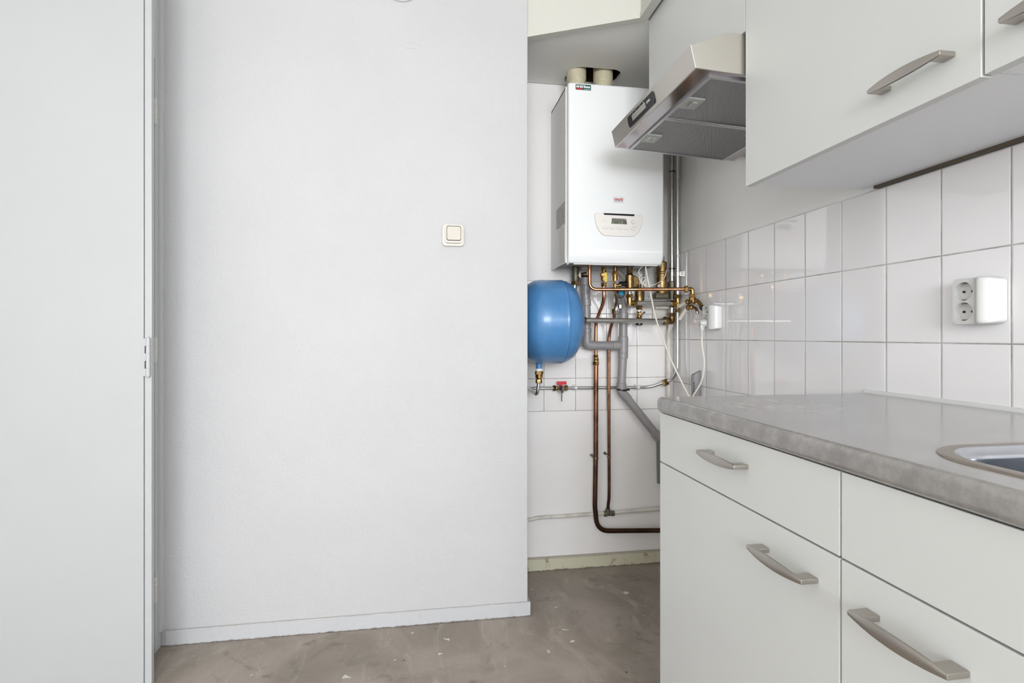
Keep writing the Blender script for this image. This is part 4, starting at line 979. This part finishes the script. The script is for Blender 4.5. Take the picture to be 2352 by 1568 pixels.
# wall cabinets
XW = 0.822
w1 = thing('wall_cabinet', 'large white wall cabinet right of the cooker hood, handle at its lower right', 'cabinet', (1.0, 0.99, 1.478), 'white wall cabinets')
carcass(w1, XW + 0.020, 1.168, 0.690, 1.2925, 1.4860, 2.2800, 'cabinet underside', True)
front('door', w1, XW, 0.6895, 1.2935, 1.4785, 2.2810, hz=1.5335, hy=0.799)
obj('shade_strip', MB().box((1.168, 0.690, 1.4790), (1.1810, 1.26, 1.520)), 'slot shade', w1)  # added strip, shade painted between tile top and cabinet back
w2 = thing('wall_cabinet', 'white wall cabinet cut off by the right picture edge, handle at its lower left', 'cabinet', (1.0, 0.387, 1.478), 'white wall cabinets')
carcass(w2, XW + 0.020, 1.168, 0.085, 0.6885, 1.4865, 2.2800, 'cabinet underside', True)
front('door', w2, XW + 0.001, 0.085, 0.6855, 1.4800, 2.2810, hz=1.5325, hy=0.572)
obj('shade_strip', MB().box((1.168, 0.085, 1.4790), (1.1810, 0.689, 1.520)), 'slot shade', w2)  # same painted shade continued behind the second cabinet
w3 = thing('wall_cabinet', 'shallow-looking white cabinet above the cooker hood, without handle in view', 'cabinet', (1.0, 1.60, 1.884), 'white wall cabinets')
carcass(w3, XW + 0.020, 1.168, 1.2950, 1.9080, 1.8880, 2.2800, 'cabinet underside', True)
front('door', w3, XW, 1.2960, 1.9090, 1.8840, 2.2810)

# cooker hood
hd = thing('cooker_hood', 'stainless steel cooker hood under the wall cabinet with two mesh filters', 'cooker hood', (0.92, 1.605, 1.75))
HX0, HX1, HY0, HY1 = 0.688, 1.160, 1.3035, 1.9035
zb = lambda x: 1.782 - 0.055 * (x - HX0)
hs = MB()
prof = [(HX0, zb(HX0)), (0.674, 1.8405), (0.776, 1.8800), (HX1, 1.8830), (HX1, zb(HX1)), (0.735, zb(0.735))]
hs.prism(prof, 'Y', HY0, HY1)
es = [e for e in hs.bm.edges]
bmesh.ops.bevel(hs.bm, geom=es, offset=0.0015, segments=2, profile=0.5, affect='EDGES', clamp_overlap=True)
obj('body', hs, 'brushed steel', hd)
def slab(x0, x1, y0, y1, dz0, dz1, mb):
    """flat piece following the sloping underside; dz measured below it"""
    q = [(x0, zb(x0) - dz0), (x1, zb(x1) - dz0), (x1, zb(x1) - dz1), (x0, zb(x0) - dz1)]
    return mb.prism(q, 'Y', y0, y1)
obj('underside_panel', slab(HX0 + 0.004, 0.7365, HY0 + 0.004, HY1 - 0.004, -0.002, 0.0006, MB()), 'polished steel', hd)
mt = slab(0.738, HX1 - 0.005, HY0 + 0.003, HY0 + 0.022, -0.002, 0.0006, MB())
slab(1.115, HX1 - 0.005, HY0 + 0.022, HY1 - 0.006, -0.002, 0.0006, mt)
obj('underside_edge', mt, 'polished steel', hd)
ym = (HY0 + HY1) / 2
for y0, y1 in ((HY0 + 0.022, ym - 0.001), (ym + 0.001, HY1 - 0.008)):
    x0, x1 = 0.7375, 1.115
    f = MB(); w = 0.010
    slab(x0, x0 + w, y0, y1, -0.002, 0.006, f); slab(x1 - w, x1, y0, y1, -0.002, 0.006, f)
    slab(x0 + w, x1 - w, y0, y0 + w, -0.002, 0.006, f); slab(x0 + w, x1 - w, y1 - w, y1, -0.002, 0.006, f)
    ff = obj('grease_filter', f, 'filter frame', hd)
    obj('filter_mesh', slab(x0 + w, x1 - w, y0 + w, y1 - w, -0.002, 0.003, MB()), 'expanded filter mesh', ff)
    yc = (y0 + y1) / 2 + 0.02
    l = slab(x0 + 0.006, x0 + 0.058, yc - 0.034, yc + 0.034, 0.002, 0.0075, MB())
    la = obj('latch', l, 'latch grey', ff)
    obj('latch_recess', slab(x0 + 0.018, x0 + 0.040, yc - 0.016, yc + 0.016, 0.006, 0.0079, MB()), 'satin nickel', la)
    obj('latch_tongue', slab(x0 + 0.031, x0 + 0.044, yc - 0.015, yc + 0.015, 0.006, 0.0105, MB()), 'latch grey', la)
# control strip on the slanted front
fd = Vector((0.674 - HX0, 0, 1.8405 - 1.782)); fdn = fd.normalized(); nrm = Vector((-fdn.z, 0, fdn.x))
def onface(y, h, out): 
    p = Vector((HX0, y, 1.782)) + fdn * h + nrm * out
    return tuple(p)
def face_poly(poly, o0, o1, mb):
    A_ = [onface(y, h, o0) for y, h in poly]; B_ = [onface(y, h, o1) for y, h in poly]
    return mb.ring_loft([A_, B_])
cs = obj('control_strip', face_poly([(1.742, 0.012), (1.748, 0.020), (1.748, 0.040), (1.742, 0.048), (1.545, 0.048), (1.539, 0.040), (1.539, 0.020), (1.545, 0.012)], -0.001, 0.003, MB()), 'black plastic', hd)
obj('button_plate', face_poly([(1.708, 0.022), (1.708, 0.040), (1.604, 0.040), (1.604, 0.022)], 0.002, 0.0046, MB()), 'brushed steel', cs)
obj('brand_text', MB().text('ATAG', onface(1.592, 0.0295, 0.0036), (0, -1, 0), tuple(fdn), 0.0095), 'ptfe tape', cs)
dm = MB()
for y in (1.700, 1.678, 1.640, 1.615): face_poly([(y, 0.0425), (y, 0.045), (y - 0.003, 0.045), (y - 0.003, 0.0425)], 0.0025, 0.0034, dm)
obj('indicator_marks', dm, 'clip plastic', cs)

# ---------------------------------------------------------------- partition wall fittings
sw = thing('light_switch', 'ivory square light switch on the white partition wall', 'light switch', (0.104, PY0, 1.432))
obj('back_plate', MB().prism(rrect(0.0640, 0.1440, 1.4325, 1.5130, 0.010, 5), 'Y', PY0 - 0.012, PY0, 0.003), 'ivory plastic', sw)
obj('frame', MB().plate_hole(rrect(0.0740, 0.1360, 1.4420, 1.5075, 0.009, 5), [rrect(0.0782, 0.1335, 1.4490, 1.5055, 0.007, 5)], 'Y', PY0 - 0.026, PY0 - 0.010), 'ivory plastic', sw)
obj('rocker_gap', MB().box((0.0778, PY0 - 0.013, 1.4485), (0.1338, PY0 - 0.011, 1.506)), 'dark iron', sw)
rk = MB()
oz = rrect(0.0800, 0.1322, 1.4510, 1.5035, 0.006, 5)
rk.ring_loft([[(x, PY0 - 0.012, z) for x, z in oz], [(x, PY0 - 0.0265 - (0.004 * (1.5035 - z) / 0.0525), z) for x, z in oz], [(0.1061 + (x - 0.1061) * 0.94, PY0 - 0.0285 - (0.004 * (1.5035 - z) / 0.0525), 1.4773 + (z - 1.4773) * 0.94) for x, z in oz]])
obj('rocker', rk, 'ivory plastic', sw)
vc = MB().lathe((-0.090, PY0, 2.4195), (0, -1, 0), [(0, 0.0755), (0.006, 0.0755), (0.010, 0.0735), (0.012, 0.066), (0.016, 0.050), (0.017, 0.002)], 48)
tag(obj('vent_cover', vc, 'clip plastic'), 'round pale grey cover high on the partition wall, cut by the top edge', 'vent cover')
